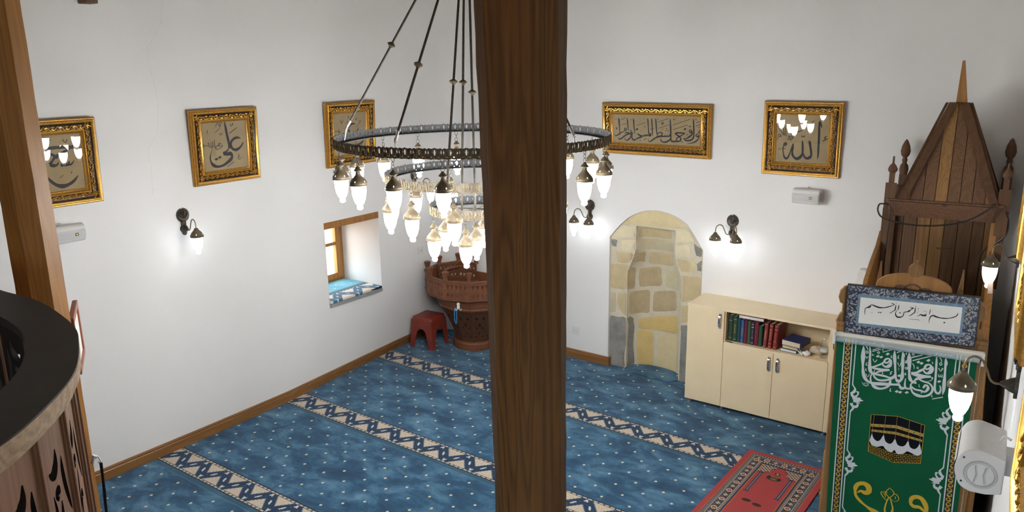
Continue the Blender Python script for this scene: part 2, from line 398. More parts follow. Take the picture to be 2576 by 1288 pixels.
DATA = json.loads('''{"T":{"ali":{"s":[[[50,1980,30],[100,1720,120],[150,1350,191],[210,900,204],[290,440,204],[340,30,160],[450,-260,127]],[[310,40,102],[270,-250,100],[100,-450,130],[-250,-620,225]],[[1490,440,25],[1260,540,135],[990,540,195],[720,420,178],[520,190,210],[530,-130,204],[710,-360,190],[1020,-420,229],[1380,-240,150],[1620,30,102],[1700,140,37]],[[-250,-660,178],[120,-690,255],[420,-690,300],[550,-910,180],[400,-1150,255],[80,-1370,229],[-370,-1570,180],[-830,-1610,180],[-1200,-1460,255],[-1400,-1160,130],[-1440,-810,115],[-1350,-490,50],[-1210,-160,25]],[[430,940,60],[1210,1370,45]],[[40,-1720,45],[710,-1360,45]],[[550,1690,60],[670,1490,45],[830,1730,90]],[[1280,-820,40],[1160,-880,57],[1170,-990,35],[1300,-1000,45],[1120,-1050,51],[1100,-1180,57],[1300,-1190,45],[1500,-1050,30]],[[-740,1530,45],[-670,1750,45],[-440,1910,55],[-240,1880,60],[-270,1750,30]],[[-340,1570,51],[-490,1650,40],[-440,1760,40],[-320,1700,57],[-420,1420,35],[-690,1210,45],[-870,1090,25]],[[-1470,1390,40],[-1550,1230,45],[-1490,1080,52]],[[-460,1050,30],[-450,940,45],[-360,950,30],[-320,1060,30]],[[-330,950,35],[-230,920,35],[-200,1070,30]],[[-440,830,32],[-310,880,25]],[[-230,70,51],[-360,-60,67],[-540,-140,35]],[[-370,130,60],[-500,230,51],[-640,170,57],[-510,40,51],[-730,50,57],[-830,0,57],[-890,-140,57],[-780,-230,45],[-530,-170,38]],[[-600,410,35],[-560,390,45]],[[-950,570,40],[-960,210,57],[-960,-80,53]],[[-1120,450,45],[-1120,170,68],[-1180,-20,51],[-1310,-40,40],[-1340,100,30]],[[-1280,380,45],[-1270,120,40],[-1370,-20,51]],[[-1390,110,51],[-1540,40,60]],[[-1440,350,45],[-1550,310,51],[-1440,200,45],[-1670,130,40],[-1780,200,45],[-1860,120,40],[-1990,90,51],[-2030,200,35],[-1920,240,35],[-2030,0,30]],[[-1730,430,45],[-1680,400,45]],[[-1990,310,30],[-1920,280,30]],[[-1400,610,30],[-1360,580,30]],[[-1750,-40,38],[-1710,-80,30]]],"d":[[[-1100,-990],[-930,-1110],[-710,-1010],[-880,-890]],[[-770,-880],[-610,-990],[-390,-890],[-550,-780]]]},"has":{"s":[[[1500,1000,242],[1050,1030,200],[550,1060,210],[50,1060,210],[-290,1010,170]],[[-310,940,100],[-100,720,130],[170,540,178],[400,320,40]],[[1480,1020,50],[1180,890,140],[640,640,160],[260,450,170],[30,210,134],[-160,-30,200]],[[-160,-40,200],[70,-130,217],[310,-90,111],[400,70,70]],[[520,-160,204],[740,-130,150],[930,110,64]],[[720,-180,120],[980,-150,166],[1140,70,64]],[[980,-170,134],[1230,-150,111],[1440,90,40]],[[-590,-650,32],[-410,-880,90],[-230,-1150,191],[80,-1440,200],[460,-1580,280],[880,-1520,200],[1270,-1300,191],[1580,-970,50]],[[870,1560,60],[1020,1320,32],[1150,1570,60]],[[290,-1030,20],[600,-840,45]],[[-340,1380,30],[90,1610,47]],[[-450,1770,50],[-310,1840,25]],[[1210,-630,28],[1150,-750,50],[1210,-780,24]],[[-460,-1760,32],[-300,-1630,25]],[[-390,210,32],[-270,250,45]],[[-830,-310,55],[-650,-20,130],[-740,300,112]],[[-1250,760,150],[-1260,50,119],[-1120,-280,150],[-830,-310,103]]],"d":[[[160,390],[280,300],[450,390],[330,490]]]},"om":{"s":[[[-510,1030,30],[-270,1110,57],[-40,1130,20]],[[700,810,20],[410,900,127],[130,850,130],[-110,720,180],[-240,470,166],[-130,150,242],[190,-80,220],[690,40,217],[940,300,120],[1060,500,38]],[[-1170,1280,83],[-1030,1000,57],[-850,1290,45]],[[-170,1650,51],[-230,1490,45],[-110,1530,45],[-240,1600,38]],[[640,1310,55],[750,1210,45],[890,1410,57]],[[1160,1090,57],[1310,1110,40],[1200,920,64],[1130,990,38]],[[760,550,32],[1170,860,45]],[[-1930,270,51],[-1620,340,45],[-1370,200,68],[-1160,280,51]],[[-1410,510,60],[-1410,150,57]],[[-240,-150,229],[-670,-420,255],[-580,-900,280],[90,-1170,280],[940,-1140,229],[1460,-920,180],[1630,-750,45]],[[-1120,-80,100],[-810,-410,166],[-250,-360,150],[40,-170,166]]],"d":[[[430,-540],[670,-680],[990,-550],[750,-410]]]},"long":{"s":[[[4430,-170,63],[4290,-140,80],[4180,-50,80],[4250,80,80],[4380,40,63],[4440,-170,55],[4280,-360,95],[4070,-410,90]],[[4180,-210,70],[4020,-230,71],[3930,-360,90],[4070,-460,71],[4180,-350,100],[4170,-590,95],[3950,-850,120],[3590,-1020,90],[3060,-1110,20]],[[3610,1080,40],[3670,890,103],[3710,380,120],[3730,-130,120],[3700,-520,120],[3530,-740,130],[3210,-840,130],[2940,-810,110],[2730,-630,32]],[[3550,30,55],[3390,110,90],[3300,-20,79],[3440,-120,100],[3550,-10,110],[3540,-270,120],[3250,-540,130],[2970,-680,90],[2780,-630,24]],[[3010,230,70],[2850,210,55],[2810,120,55],[2950,160,60],[2950,60,30]],[[2880,-210,110],[2490,-180,103],[2110,-200,119],[1950,-290,110]],[[2840,-250,55],[2450,-470,87],[2130,-680,103],[2090,-900,95]],[[1970,-290,90],[2210,-410,110],[2480,-620,111],[2510,-810,140],[2370,-930,111],[2140,-900,120]],[[2370,-930,103],[1850,-970,150],[1620,-940,140],[1550,-610,120],[1530,130,120],[1480,780,120],[1460,1040,32]],[[1600,-610,100],[1400,-880,140],[1090,-1050,150],[800,-1070,111],[590,-920,110],[520,-730,24]],[[1440,-490,87],[1450,-330,50]],[[1450,-510,110],[1220,-530,110],[1200,-380,40]],[[1220,-530,110],[990,-550,110],[970,-400,40]],[[990,-550,110],[740,-570,120],[400,-610,95],[150,-560,110]],[[40,1020,40],[70,820,130],[120,250,120],[180,-360,100]],[[200,-460,110],[350,-280,87],[580,-210,95],[720,-320,110],[610,-500,120],[300,-590,120]],[[490,-590,110],[60,-720,120],[-280,-960,130],[-540,-1110,79],[-650,-980,50],[-620,-780,20]],[[-360,1020,40],[-330,810,120],[-290,240,110],[-260,-290,100],[-260,-600,24]],[[-770,1010,40],[-720,800,130],[-670,220,95],[-620,-310,120],[-550,-460,120]],[[-390,-340,90],[-560,-490,140],[-490,-580,120],[-380,-450,90]],[[-560,-540,87],[-840,-530,140],[-1030,-580,100]],[[-860,-540,100],[-860,-410,32]],[[-1040,-580,100],[-1080,-450,40]],[[-980,-570,100],[-1230,-610,110],[-1580,-520,87],[-1760,-390,90]],[[-1750,-420,110],[-1530,-610,79],[-1330,-720,111],[-1580,-770,130],[-1930,-940,103],[-2230,-1040,90]],[[-2290,-470,71],[-2340,-740,120],[-2240,-980,130],[-1970,-1030,100]],[[-2220,950,40],[-2160,750,130],[-2110,170,110],[-2050,-410,70]],[[-1700,50,80],[-1880,10,80],[-1900,-90,60],[-1720,-30,70],[-1820,-130,40]],[[850,680,80],[650,640,80],[650,540,47],[820,570,55],[710,470,40]],[[-3860,60,63],[-3990,10,55],[-3870,-30,60],[-3990,-100,35]],[[-2850,990,40],[-2790,690,120],[-2740,150,100],[-2710,-210,60]],[[-2470,-100,76],[-2410,-290,100],[-2270,-420,110],[-2550,-440,140],[-2860,-360,110],[-3070,-450,60]],[[-2270,-440,110],[-2700,-490,130],[-3110,-690,130],[-3410,-920,130],[-3670,-1000,100],[-3750,-820,30]],[[-2470,-430,90],[-2430,-650,110],[-2590,-910,130],[-2840,-1070,110],[-3050,-1000,55],[-3080,-790,25]],[[-2950,-220,90],[-3110,-50,90],[-3020,50,80],[-2910,-80,102],[-3120,-240,71],[-3530,-430,110],[-3830,-640,110],[-4080,-710,70],[-4120,-500,20]],[[-3720,970,40],[-3680,750,166],[-3620,120,110],[-3590,-470,70],[-3600,-660,20]],[[260,700,40],[1300,1060,45]],[[350,150,40],[1370,490,36]],[[1730,480,36],[3360,1050,40]],[[1770,80,36],[3130,550,40]],[[3870,450,45],[4410,660,50]],[[3930,750,45],[4400,910,40]],[[-1910,310,32],[-940,630,36]],[[-3490,300,28],[-2900,460,40]],[[-3480,800,45],[-2990,970,32]],[[-1170,-980,40],[-830,-830,45]],[[-480,10,40],[-90,140,36]],[[220,1010,45],[300,910,30],[380,1010,36]],[[1750,1050,45],[1830,930,30],[1900,1050,45]],[[3820,1090,45],[3920,980,30],[3990,1090,36]],[[-1120,270,36],[-1030,200,30],[-950,300,45]],[[660,100,45],[740,20,20],[780,100,45]],[[3030,-270,45],[3120,-340,30],[3200,-240,45]],[[-4050,910,40],[-3970,810,30],[-3920,920,32]],[[-2490,880,40],[-2440,790,30],[-2390,880,40]],[[3260,450,40],[3300,390,40],[3350,450,32],[3380,390,40],[3440,460,40]]],"d":[[[4120,340],[4190,300],[4280,360],[4200,390]],[[-1590,-1040],[-1500,-1080],[-1400,-1010],[-1490,-970]],[[2550,-1000],[2630,-1040],[2720,-980],[2640,-940]],[[-1450,-180],[-1400,-200],[-1340,-160],[-1390,-140]],[[1060,140],[1140,100],[1230,160],[1150,200]],[[1000,-40],[1070,-80],[1160,-20],[1080,20]],[[1190,-20],[1260,-60],[1350,0],[1270,40]],[[-1150,900],[-1100,880],[-1050,910],[-1100,940]],[[-1490,720],[-1450,700],[-1400,730],[-1440,760]],[[1200,700],[1240,680],[1280,710],[1250,730]],[[2400,910],[2440,890],[2480,920],[2440,940]]]},"allah":{"s":[[[1310,1530,40],[1380,1310,160],[1530,920,19]],[[1290,1420,130],[1310,830,160],[1330,290,160],[1340,-350,160],[1350,-890,150],[1350,-1330,100],[1310,-1570,25]],[[580,-90,40],[640,-280,170],[710,-600,160],[790,-980,160],[810,-1280,160],[690,-1470,229],[460,-1540,170],[270,-1390,130],[160,-1120,90]],[[600,-110,40],[680,-280,120],[780,-480,15]],[[50,-110,45],[90,-410,140],[120,-850,150],[110,-1180,150],[-40,-1460,217],[-300,-1620,229],[-540,-1500,160],[-680,-1280,178],[-710,-1030,120]],[[-710,-1090,130],[-690,-730,178],[-650,-370,60]],[[-670,-440,100],[-810,-900,90],[-940,-1350,110],[-1120,-1650,166],[-1320,-1540,140],[-1420,-1210,90],[-1470,-850,89],[-1410,-620,102],[-1200,-490,140]],[[1930,300,57],[1780,200,89],[1840,70,60],[2050,140,40]],[[2000,110,60],[1650,-90,76]],[[-40,280,40],[0,170,45],[90,200,40],[90,310,35]],[[100,200,45],[200,190,57],[220,330,35]],[[-530,500,45],[-190,620,70],[150,770,45]],[[-1230,840,35],[-710,930,25]],[[-220,1100,45],[120,1200,57]],[[570,880,45],[890,1030,55]],[[690,1390,45],[920,1490,45]],[[-100,2060,55],[30,1860,70],[80,1530,76]],[[-1570,910,40],[-1490,610,50],[-1400,220,64]],[[-1380,900,57],[-1310,400,50],[-1240,170,40]],[[-1820,770,40],[-1630,500,50],[-1490,280,57]],[[-1020,400,45],[-790,350,55],[-630,180,55],[-890,200,50],[-1060,130,64],[-920,50,50],[-650,110,45],[-870,-60,50],[-1160,-30,57]],[[-1940,140,45],[-1860,320,50],[-1660,170,64],[-1870,90,45],[-1980,-140,35]],[[-1860,-950,35],[-1530,-840,40],[-1260,-840,51]],[[-1470,-520,70],[-1290,-370,115],[-1140,-470,70]]],"d":[[[-920,-150],[-870,-180],[-810,-130],[-860,-100]]]},"bas":{"s":[[[2050,450,15],[2050,380,30],[2000,290,35],[1880,210,37],[1710,140,30],[1520,110,47],[1340,110,41],[1140,150,67],[1050,190,42],[1020,150,30]],[[1030,170,55],[960,120,43],[920,0,30],[910,-140,18],[910,-240,7]],[[920,460,20],[900,330,27],[890,190,11]],[[760,350,15],[760,240,0],[740,150,60],[700,120,55],[670,200,14]],[[690,110,39],[620,120,60],[580,170,20]],[[610,110,65],[520,150,37],[480,110,25],[430,60,18],[370,60,13]],[[400,470,20],[400,320,0],[380,190,15]],[[640,340,12],[700,360,18]],[[280,480,15],[270,350,37],[260,220,38],[170,120,33],[90,30,25],[20,0,9]],[[50,440,21],[110,440,23],[190,420,38],[90,380,20]],[[190,410,25],[80,320,28],[20,250,65],[-60,200,32],[-160,170,35],[-200,140,21],[-200,40,33],[-250,-70,34],[-370,-120,60],[-480,-110,60],[-540,-20,45],[-550,90,25],[-510,210,14]],[[-440,490,20],[-450,360,35],[-470,200,15]],[[-570,480,15],[-580,340,38],[-590,220,38],[-680,130,23],[-760,50,25],[-820,20,13]],[[-780,520,18],[-710,520,33],[-630,480,23]],[[-640,480,25],[-750,410,27],[-920,320,43],[-1090,260,37],[-1290,240,63],[-1500,290,57],[-1610,330,34],[-1680,320,23]],[[-1670,310,28],[-1730,210,80],[-1830,160,43],[-1910,100,23],[-1920,-50,25],[-1920,-240,10]],[[-590,540,11],[-530,550,15]],[[240,530,15],[310,530,15]],[[40,-130,7],[200,-150,12],[410,-120,15],[530,-150,10]],[[-1650,-70,10],[-1550,-70,7]]],"d":[[[-410,90],[-360,70],[-320,110],[-360,140]],[[-1340,-30],[-1300,-50],[-1250,0],[-1290,20]],[[-1250,-20],[-1200,-40],[-1160,0],[-1200,30]],[[1500,-110],[1550,-140],[1600,-80],[1550,-60]]]},"ban":{"s":[[[1790,16000,15],[1810,15850,80],[1820,15600,80],[1840,15170,80],[1860,14710,126],[1870,14370,103],[1850,14120,20]],[[1800,15970,20],[1850,15790,65],[1900,15630,7]],[[1410,15970,40],[1430,15720,75],[1450,15350,77],[1470,14940,77],[1480,14540,77],[1510,14290,78],[1590,14160,85],[1690,14160,85],[1740,14280,65],[1730,14470,50],[1680,14560,35]],[[1580,15120,25],[1600,15000,32],[1660,15020,28],[1660,15120,20]],[[1670,15020,30],[1740,15010,32],[1720,15140,23]],[[1550,15430,42],[1650,15290,20],[1720,15460,59]],[[1540,15960,25],[1620,15870,32],[1640,15750,28]],[[1140,15540,70],[1010,15470,80],[970,15350,75],[1060,15280,75],[1180,15360,75],[1220,15480,70],[1140,15540,65]],[[1240,15490,60],[1280,15350,134],[1220,15160,142],[1080,15070,80],[970,15130,70],[920,15240,50]],[[1010,15450,79],[930,15280,65],[780,15140,103],[640,15030,70],[430,14930,142]],[[420,14930,75],[670,14910,150],[990,14910,95],[1270,14950,60]],[[1270,14920,65],[1000,14850,70],[740,14740,111],[610,14620,65],[510,14440,50]],[[230,15980,30],[260,15660,160],[300,15320,130],[330,14940,82],[400,14640,130],[530,14510,80],[690,14500,103]],[[800,14690,60],[990,14630,70],[1230,14580,65],[1380,14420,77],[1400,14210,83],[1290,14000,85],[1070,13870,85],[800,13860,130],[580,13970,78],[470,14210,70],[470,14400,55],[600,14580,40]],[[470,14270,70],[670,14150,70],[910,14140,75],[1100,14110,70],[1210,14300,111],[1170,14450,65],[1070,14430,95],[1000,14280,55]],[[480,14160,75],[290,14120,80],[200,14280,70],[200,14630,30]],[[230,14140,75],[60,14090,126],[-30,14230,65],[-70,14340,35]],[[-40,14260,119],[-300,14210,80],[-710,14150,134],[-1120,14090,134],[-1380,14110,83],[-1580,14250,130],[-1700,14520,130],[-1760,14930,83],[-1790,15380,165],[-1800,15760,111],[-1820,15970,20]],[[1300,14750,23],[1360,14880,35],[1300,14910,30],[1340,14810,30],[1220,14690,23],[1130,14660,12]],[[-60,15970,20],[-30,15760,85],[0,15390,130],[30,15010,82],[40,14700,138],[0,14500,92],[-110,14430,146],[-210,14520,82],[-260,14760,77],[-320,15200,83],[-380,15630,126],[-410,15960,40]],[[-60,15970,25],[-10,15830,103],[60,15700,8]],[[-270,14760,65],[-340,14620,75],[-490,14530,70],[-660,14560,80],[-880,14580,87],[-1130,14590,88],[-1290,14600,111]],[[-260,14620,60],[-460,14460,80],[-780,14330,88],[-1020,14320,82],[-1190,14450,70],[-1240,14610,45],[-1200,14800,25]],[[-460,14440,60],[-470,14210,111],[-610,13990,83],[-870,13870,88],[-1130,13910,130],[-1280,14080,75],[-1350,14290,65],[-1340,14490,50],[-1250,14640,55]],[[-410,14880,30],[-490,14810,40],[-450,14760,35],[-520,14690,25]],[[-670,15520,70],[-780,15430,77],[-810,15330,72],[-730,15270,70],[-610,15350,75],[-580,15480,70],[-670,15520,65]],[[-560,15470,95],[-510,15320,85],[-570,15150,142],[-730,15060,80],[-850,15130,65],[-890,15230,45]],[[-790,15370,50],[-910,15200,65],[-1120,15050,70],[-1350,14910,85]],[[-1360,14910,75],[-1100,14880,92],[-830,14890,95],[-550,14950,55]],[[-540,14920,60],[-820,14840,75],[-1030,14740,70],[-1200,14610,55]],[[-1530,15990,25],[-1490,15720,78],[-1470,15340,83],[-1450,14990,130],[-1390,14710,130],[-1250,14560,70]],[[-1390,15830,32],[-1010,16030,32]],[[-1400,15750,32],[-1020,15930,32]],[[-940,15800,33],[-500,16010,32]],[[-310,15880,33],[-120,16000,51]],[[350,15750,51],[810,15960,33]],[[410,15600,38],[1200,15990,37]],[[1440,13810,38],[1880,14000,37]],[[-1710,15980,30],[-1640,15900,47],[-1590,15780,18]],[[120,15970,22],[90,15890,32],[140,15880,32]],[[150,15570,40],[130,15450,59],[190,15440,32]],[[-210,15770,25],[-230,15620,38],[-170,15600,20]],[[-920,15990,25],[-950,15900,33],[-890,15900,15]],[[-520,15700,40],[-530,15590,32],[-470,15580,20]],[[-1590,15150,25],[-1620,15000,37],[-1560,14990,32]],[[-410,14000,25],[-420,13840,42],[-360,13850,32]],[[-1330,15360,38],[-1230,15210,20],[-1150,15360,33]],[[-1670,15450,32],[-1620,15350,28],[-1560,15460,28]],[[-1580,14520,37],[-1490,14370,18],[-1420,14550,33]],[[-230,15390,32],[-120,15200,20],[-80,15400,28]],[[-1600,14810,36],[-1610,14710,30],[-1550,14690,18]],[[-850,14790,23],[-840,14680,30],[-790,14690,15]],[[420,15460,30],[500,15350,32],[520,15180,15]],[[1250,15710,25],[1270,15620,30],[1310,15630,17]],[[170,14940,22],[160,14830,51],[220,14830,18]],[[1410,14020,22],[1400,13930,30],[1450,13940,15]],[[950,14120,22],[950,14030,30],[1000,14030,15]],[[-1730,14050,15],[-1600,13880,17],[-1420,14020,24],[-1640,14010,20],[-1510,13870,15],[-1380,13960,12]],[[800,14460,20],[830,14310,23],[860,14350,15]],[[-160,15130,20],[-130,14980,12]],[[-1380,15640,20],[-1360,15550,36],[-1300,15590,15]],[[1670,15670,30],[1660,15620,30],[1620,15600,47],[1590,15610,30],[1570,15650,30],[1580,15690,30],[1610,15720,30],[1650,15710,30],[1670,15670,30]],[[-1580,15690,43],[-1590,15640,27],[-1630,15620,43],[-1660,15630,27],[-1680,15670,27],[-1670,15710,27],[-1640,15730,43],[-1600,15720,27],[-1580,15690,43]],[[-1060,15750,24],[-1070,15710,24],[-1100,15690,24],[-1130,15700,24],[-1150,15730,38],[-1140,15770,38],[-1110,15790,24],[-1080,15780,38],[-1060,15750,24]],[[460,15940,24],[450,15900,24],[420,15880,24],[390,15890,24],[370,15930,38],[380,15960,24],[410,15980,24],[440,15970,24],[460,15940,24]],[[700,15280,21],[690,15250,33],[670,15230,21],[640,15240,21],[630,15270,21],[640,15300,21],[660,15320,21],[690,15310,21],[700,15280,21]],[[220,15180,54],[210,15130,43],[180,15110,27],[150,15120,27],[130,15160,27],[140,15200,27],[170,15220,27],[210,15210,27],[220,15180,54]]],"d":[[[1550,14730],[1640,14690],[1730,14790],[1640,14830]],[[990,15710],[1090,15660],[1180,15770],[1090,15820]],[[580,15550],[670,15500],[760,15600],[670,15650]],[[720,15510],[810,15460],[900,15560],[810,15610]],[[-220,13850],[-120,13800],[-30,13910],[-120,13950]],[[-70,13840],[30,13790],[120,13900],[30,13940]],[[220,13880],[320,13840],[420,13940],[320,13990]],[[-190,14690],[-90,14640],[0,14750],[-90,14790]],[[-800,15710],[-700,15660],[-600,15770],[-700,15820]],[[-1220,15520],[-1130,15470],[-1030,15570],[-1120,15620]],[[-1060,15500],[-970,15460],[-880,15560],[-970,15600]]]},"orn":{"s":[[[-2080,10210,50],[-2020,10120,35],[-1940,9980,63],[-1990,9830,90],[-2060,9760,70]],[[-2110,9790,55],[-2050,9610,87],[-1930,9560,79],[-1800,9710,45],[-1800,9850,60],[-1890,9850,25]],[[-1990,9420,140],[-1770,9430,142],[-1520,9440,12]],[[-2040,9480,79],[-1820,9500,79],[-1650,9550,30]],[[-1980,9340,79],[-1810,9310,63],[-1660,9250,20]],[[-2080,9190,100],[-1980,9030,79],[-1830,9050,90],[-1750,9170,47],[-1820,9230,40]],[[-1980,9060,100],[-1960,8950,71],[-2030,8810,55],[-2090,8730,50]]],"d":[]},"gold":{"s":[[[-1490,7880,30],[-1540,8150,200],[-1430,8410,206],[-1180,8530,213],[-950,8420,280],[-890,8150,260],[-1050,8020,230],[-1270,8060,140],[-1450,7900,24]],[[-1560,8090,103],[-1480,7750,140],[-1260,7500,150],[-940,7280,115],[-540,7090,260],[-110,7010,130],[390,7010,250]],[[1050,8020,134],[1080,8310,206],[1270,8460,213],[1510,8430,213],[1690,8190,240],[1780,7890,190],[1730,7470,150]],[[1050,8030,158],[1220,7910,182],[1460,7940,166],[1640,7820,119],[1750,7720,40]],[[40,8060,50],[-50,7650,70],[-60,7280,87],[100,7020,85]],[[100,8080,50],[230,7730,63],[290,7440,87],[210,7060,170]],[[50,8620,32],[-120,8320,45],[0,8150,45],[100,8090,36],[270,8380,45],[50,8620,32]],[[-20,8320,32],[-190,8320,36],[-330,8260,45],[-230,8060,45],[-30,7890,40],[60,8050,40]],[[270,8330,32],[390,8330,45],[520,8110,36],[340,7920,23],[100,8060,32]],[[-220,8210,32],[-140,8190,45],[-100,8040,32]],[[340,8220,32],[370,8080,40]]],"d":[]}},"K":{"black":[[-1150,12410],[50,12580],[1260,12380],[1280,10320],[70,10060],[-1120,10380]],"band1":[[-1120,11910],[40,12090],[1250,11920],[1250,11750],[40,11930],[-1110,11760]],"band2":[[-1060,11610],[50,11730],[1230,11590],[1230,11480],[50,11590],[-1070,11500]],"white":[[-1110,10980],[-1030,11400],[-930,11150],[-750,11030],[-610,11150],[-490,11430],[-390,11130],[-200,11020],[-60,11120],[40,11350],[170,11070],[380,11020],[530,11140],[630,11380],[730,11090],[930,11010],[1070,11150],[1140,11370],[1260,10960],[1240,10790],[1050,10700],[760,10800],[620,10810],[490,10660],[220,10560],[70,10750],[-10,10630],[-130,10590],[-350,10700],[-470,10840],[-740,10720],[-1000,10760]],"lines":[[[-1150,12410],[-1120,10380]],[[-1150,12410],[50,12580]],[[50,12580],[1260,12380]],[[1260,12380],[1280,10320]],[[-1120,10380],[70,10060]],[[70,10060],[1280,10320]],[[-1010,12390],[-1030,11400]],[[-490,12480],[-490,11430]],[[30,12570],[40,11340]],[[580,12480],[630,11380]],[[1110,12390],[1140,11370]]],"brick":[[[-1110,10720],[70,10550]],[[70,10550],[1280,10710]],[[-1110,10650],[80,10450]],[[80,10450],[1280,10630]],[[-1110,10580],[80,10350]],[[80,10350],[1280,10550]],[[-1110,10510],[80,10240]],[[80,10240],[1280,10460]],[[-1110,10440],[80,10140]],[[80,10140],[1280,10380]],[[-1090,10760],[-1090,10690]],[[110,10600],[110,10490]],[[-920,10740],[-920,10660]],[[280,10620],[280,10520]],[[-760,10710],[-760,10630]],[[450,10640],[450,10540]],[[-590,10690],[-590,10610]],[[610,10670],[610,10570]],[[-430,10670],[-430,10580]],[[780,10690],[780,10590]],[[-260,10650],[-260,10550]],[[940,10710],[940,10620]],[[-100,10620],[-100,10530]],[[1110,10730],[1110,10640]],[[-1010,10670],[-1010,10600]],[[200,10510],[200,10400]],[[-840,10650],[-840,10570]],[[360,10530],[370,10430]],[[-670,10620],[-670,10530]],[[530,10560],[530,10460]],[[-510,10590],[-510,10500]],[[700,10580],[700,10490]],[[-340,10570],[-340,10470]],[[860,10610],[860,10520]],[[-180,10540],[-180,10440]],[[1020,10630],[1020,10540]],[[-20,10510],[-10,10410]],[[1190,10660],[1190,10570]],[[-1090,10610],[-1090,10540]],[[110,10390],[120,10280]],[[-920,10580],[-920,10500]],[[280,10420],[280,10310]],[[-760,10550],[-750,10470]],[[450,10450],[450,10350]],[[-590,10520],[-590,10430]],[[610,10470],[620,10380]],[[-420,10490],[-420,10400]],[[780,10500],[780,10410]],[[-260,10460],[-260,10360]],[[940,10530],[940,10440]],[[-100,10430],[-90,10330]],[[1110,10560],[1110,10470]],[[-1010,10520],[-1010,10450]],[[200,10300],[200,10190]],[[-840,10490],[-840,10410]],[[370,10330],[370,10230]],[[-670,10450],[-670,10370]],[[530,10360],[530,10260]],[[-510,10420],[-500,10330]],[[700,10390],[700,10300]],[[-340,10380],[-340,10290]],[[860,10420],[860,10330]],[[-180,10350],[-170,10250]],[[1030,10450],[1030,10370]],[[-10,10310],[-10,10210]],[[1190,10490],[1190,10400]],[[-1090,10470],[-1090,10390]],[[120,10180],[120,10070]],[[-920,10430],[-920,10350]],[[290,10210],[290,10110]],[[-750,10390],[-750,10310]],[[450,10250],[450,10150]],[[-590,10350],[-590,10260]],[[620,10280],[620,10180]],[[-420,10310],[-420,10220]],[[780,10310],[780,10220]],[[-260,10270],[-250,10180]],[[940,10350],[950,10260]],[[-90,10230],[-90,10130]],[[1110,10380],[1110,10300]]]}}''')
STONES = json.loads('''[["cl",[[1977,1333],[2102,1452],[2262,1460],[2263,1346],[2088,1319],[1995,1307]]],["cy",[[2113,1468],[2240,1579],[2400,1620],[2557,1618],[2697,1561],[2788,1494],[2631,1484],[2275,1474]]],["cl",[[2640,1466],[2796,1477],[2853,1373],[2811,1360],[2582,1312]]],["tn",[[2266,1440],[2567,1428],[2565,1342],[2265,1342]]],["tg",[[2264,1325],[2559,1320],[2587,1216],[2241,1223]]],["cl",[[2100,1311],[2259,1330],[2219,1213],[2106,1206]]],["cl",[[2598,1298],[2806,1342],[2817,1226],[2693,1216]]],["tn",[[2052,1185],[2196,1196],[2189,1094],[2064,1076]]],["br",[[2203,1197],[2307,1184],[2291,1083],[2202,1091]]],["tn",[[2329,1183],[2565,1197],[2571,1070],[2326,1068]]],["tn",[[2687,1200],[2816,1190],[2823,1087],[2735,1081]]],["tn",[[1982,1051],[2176,1070],[2172,819],[1987,812]]],["br",[[2183,1071],[2214,1014],[2210,815],[2179,816]]],["br",[[2237,1011],[2441,1042],[2456,855],[2241,819]]],["cg",[[2488,1025],[2623,1036],[2638,837],[2492,853]]],["tn",[[2729,1045],[2927,1060],[2936,868],[2827,814],[2662,754]]],["tg",[[1987,766],[2053,769],[2057,568],[1991,556]]],["tn",[[2077,765],[2181,783],[2183,548],[2133,566],[2089,627]]],["br",[[2183,781],[2336,793],[2335,560],[2186,546]]],["br",[[2373,781],[2609,831],[2628,632],[2364,571]]],["tn",[[2748,755],[2837,771],[2828,609],[2679,557]]],["gr",[[1983,516],[2178,536],[2180,-1],[2001,8]]],["gr",[[2180,531],[2210,489],[2218,-15],[2182,-8]]],["oc",[[2242,493],[2386,520],[2640,590],[2662,400],[2456,386],[2249,385]]],["oc",[[2232,372],[2380,365],[2390,4],[2239,-1]]],["cy",[[2435,359],[2652,382],[2655,-12],[2422,3]]],["gr",[[2748,565],[2822,571],[2839,-4],[2675,-67]]],["gr",[[1995,1301],[2060,1302],[2054,1235],[2005,1236]]],["gr",[[2844,1367],[2929,1322],[2926,1245],[2879,1253]]],["gr",[[2883,1178],[2932,1214],[2932,1115],[2893,1116]]],["cy",[[2826,1187],[2871,1191],[2868,1091],[2835,1089]]]]''')

# ================================================================== the room
def lerp_tab(tab, t):
    if t <= tab[0][0]: return tab[0][1]
    for (a, p), (b, q) in zip(tab, tab[1:]):
        if t <= b: return p+(q-p)*(t-a)/(b-a)
    return tab[-1][1]
BULGE = [(-9, 0), (-4.2, 0.01), (-3.2, .015), (-2.4, 0), (-1.7, -.07), (-1.2, -.12), (-.77, -.165), (-.2, -.18)]
def xl(y, z):                      # the old left wall leans out a little at its foot near the corner
    return lerp_tab(BULGE, y) * max(0., 1 - z/1.2)**1.6
def xr(y): return 5.318 - .0695*y
H = 4.6
# floor
mb = MB(); mb.box(-.6, 6.3, -8.3, .4, -.1, 0.)
tag(mb.build('floor', 'carpet', smooth=False), kind='structure')
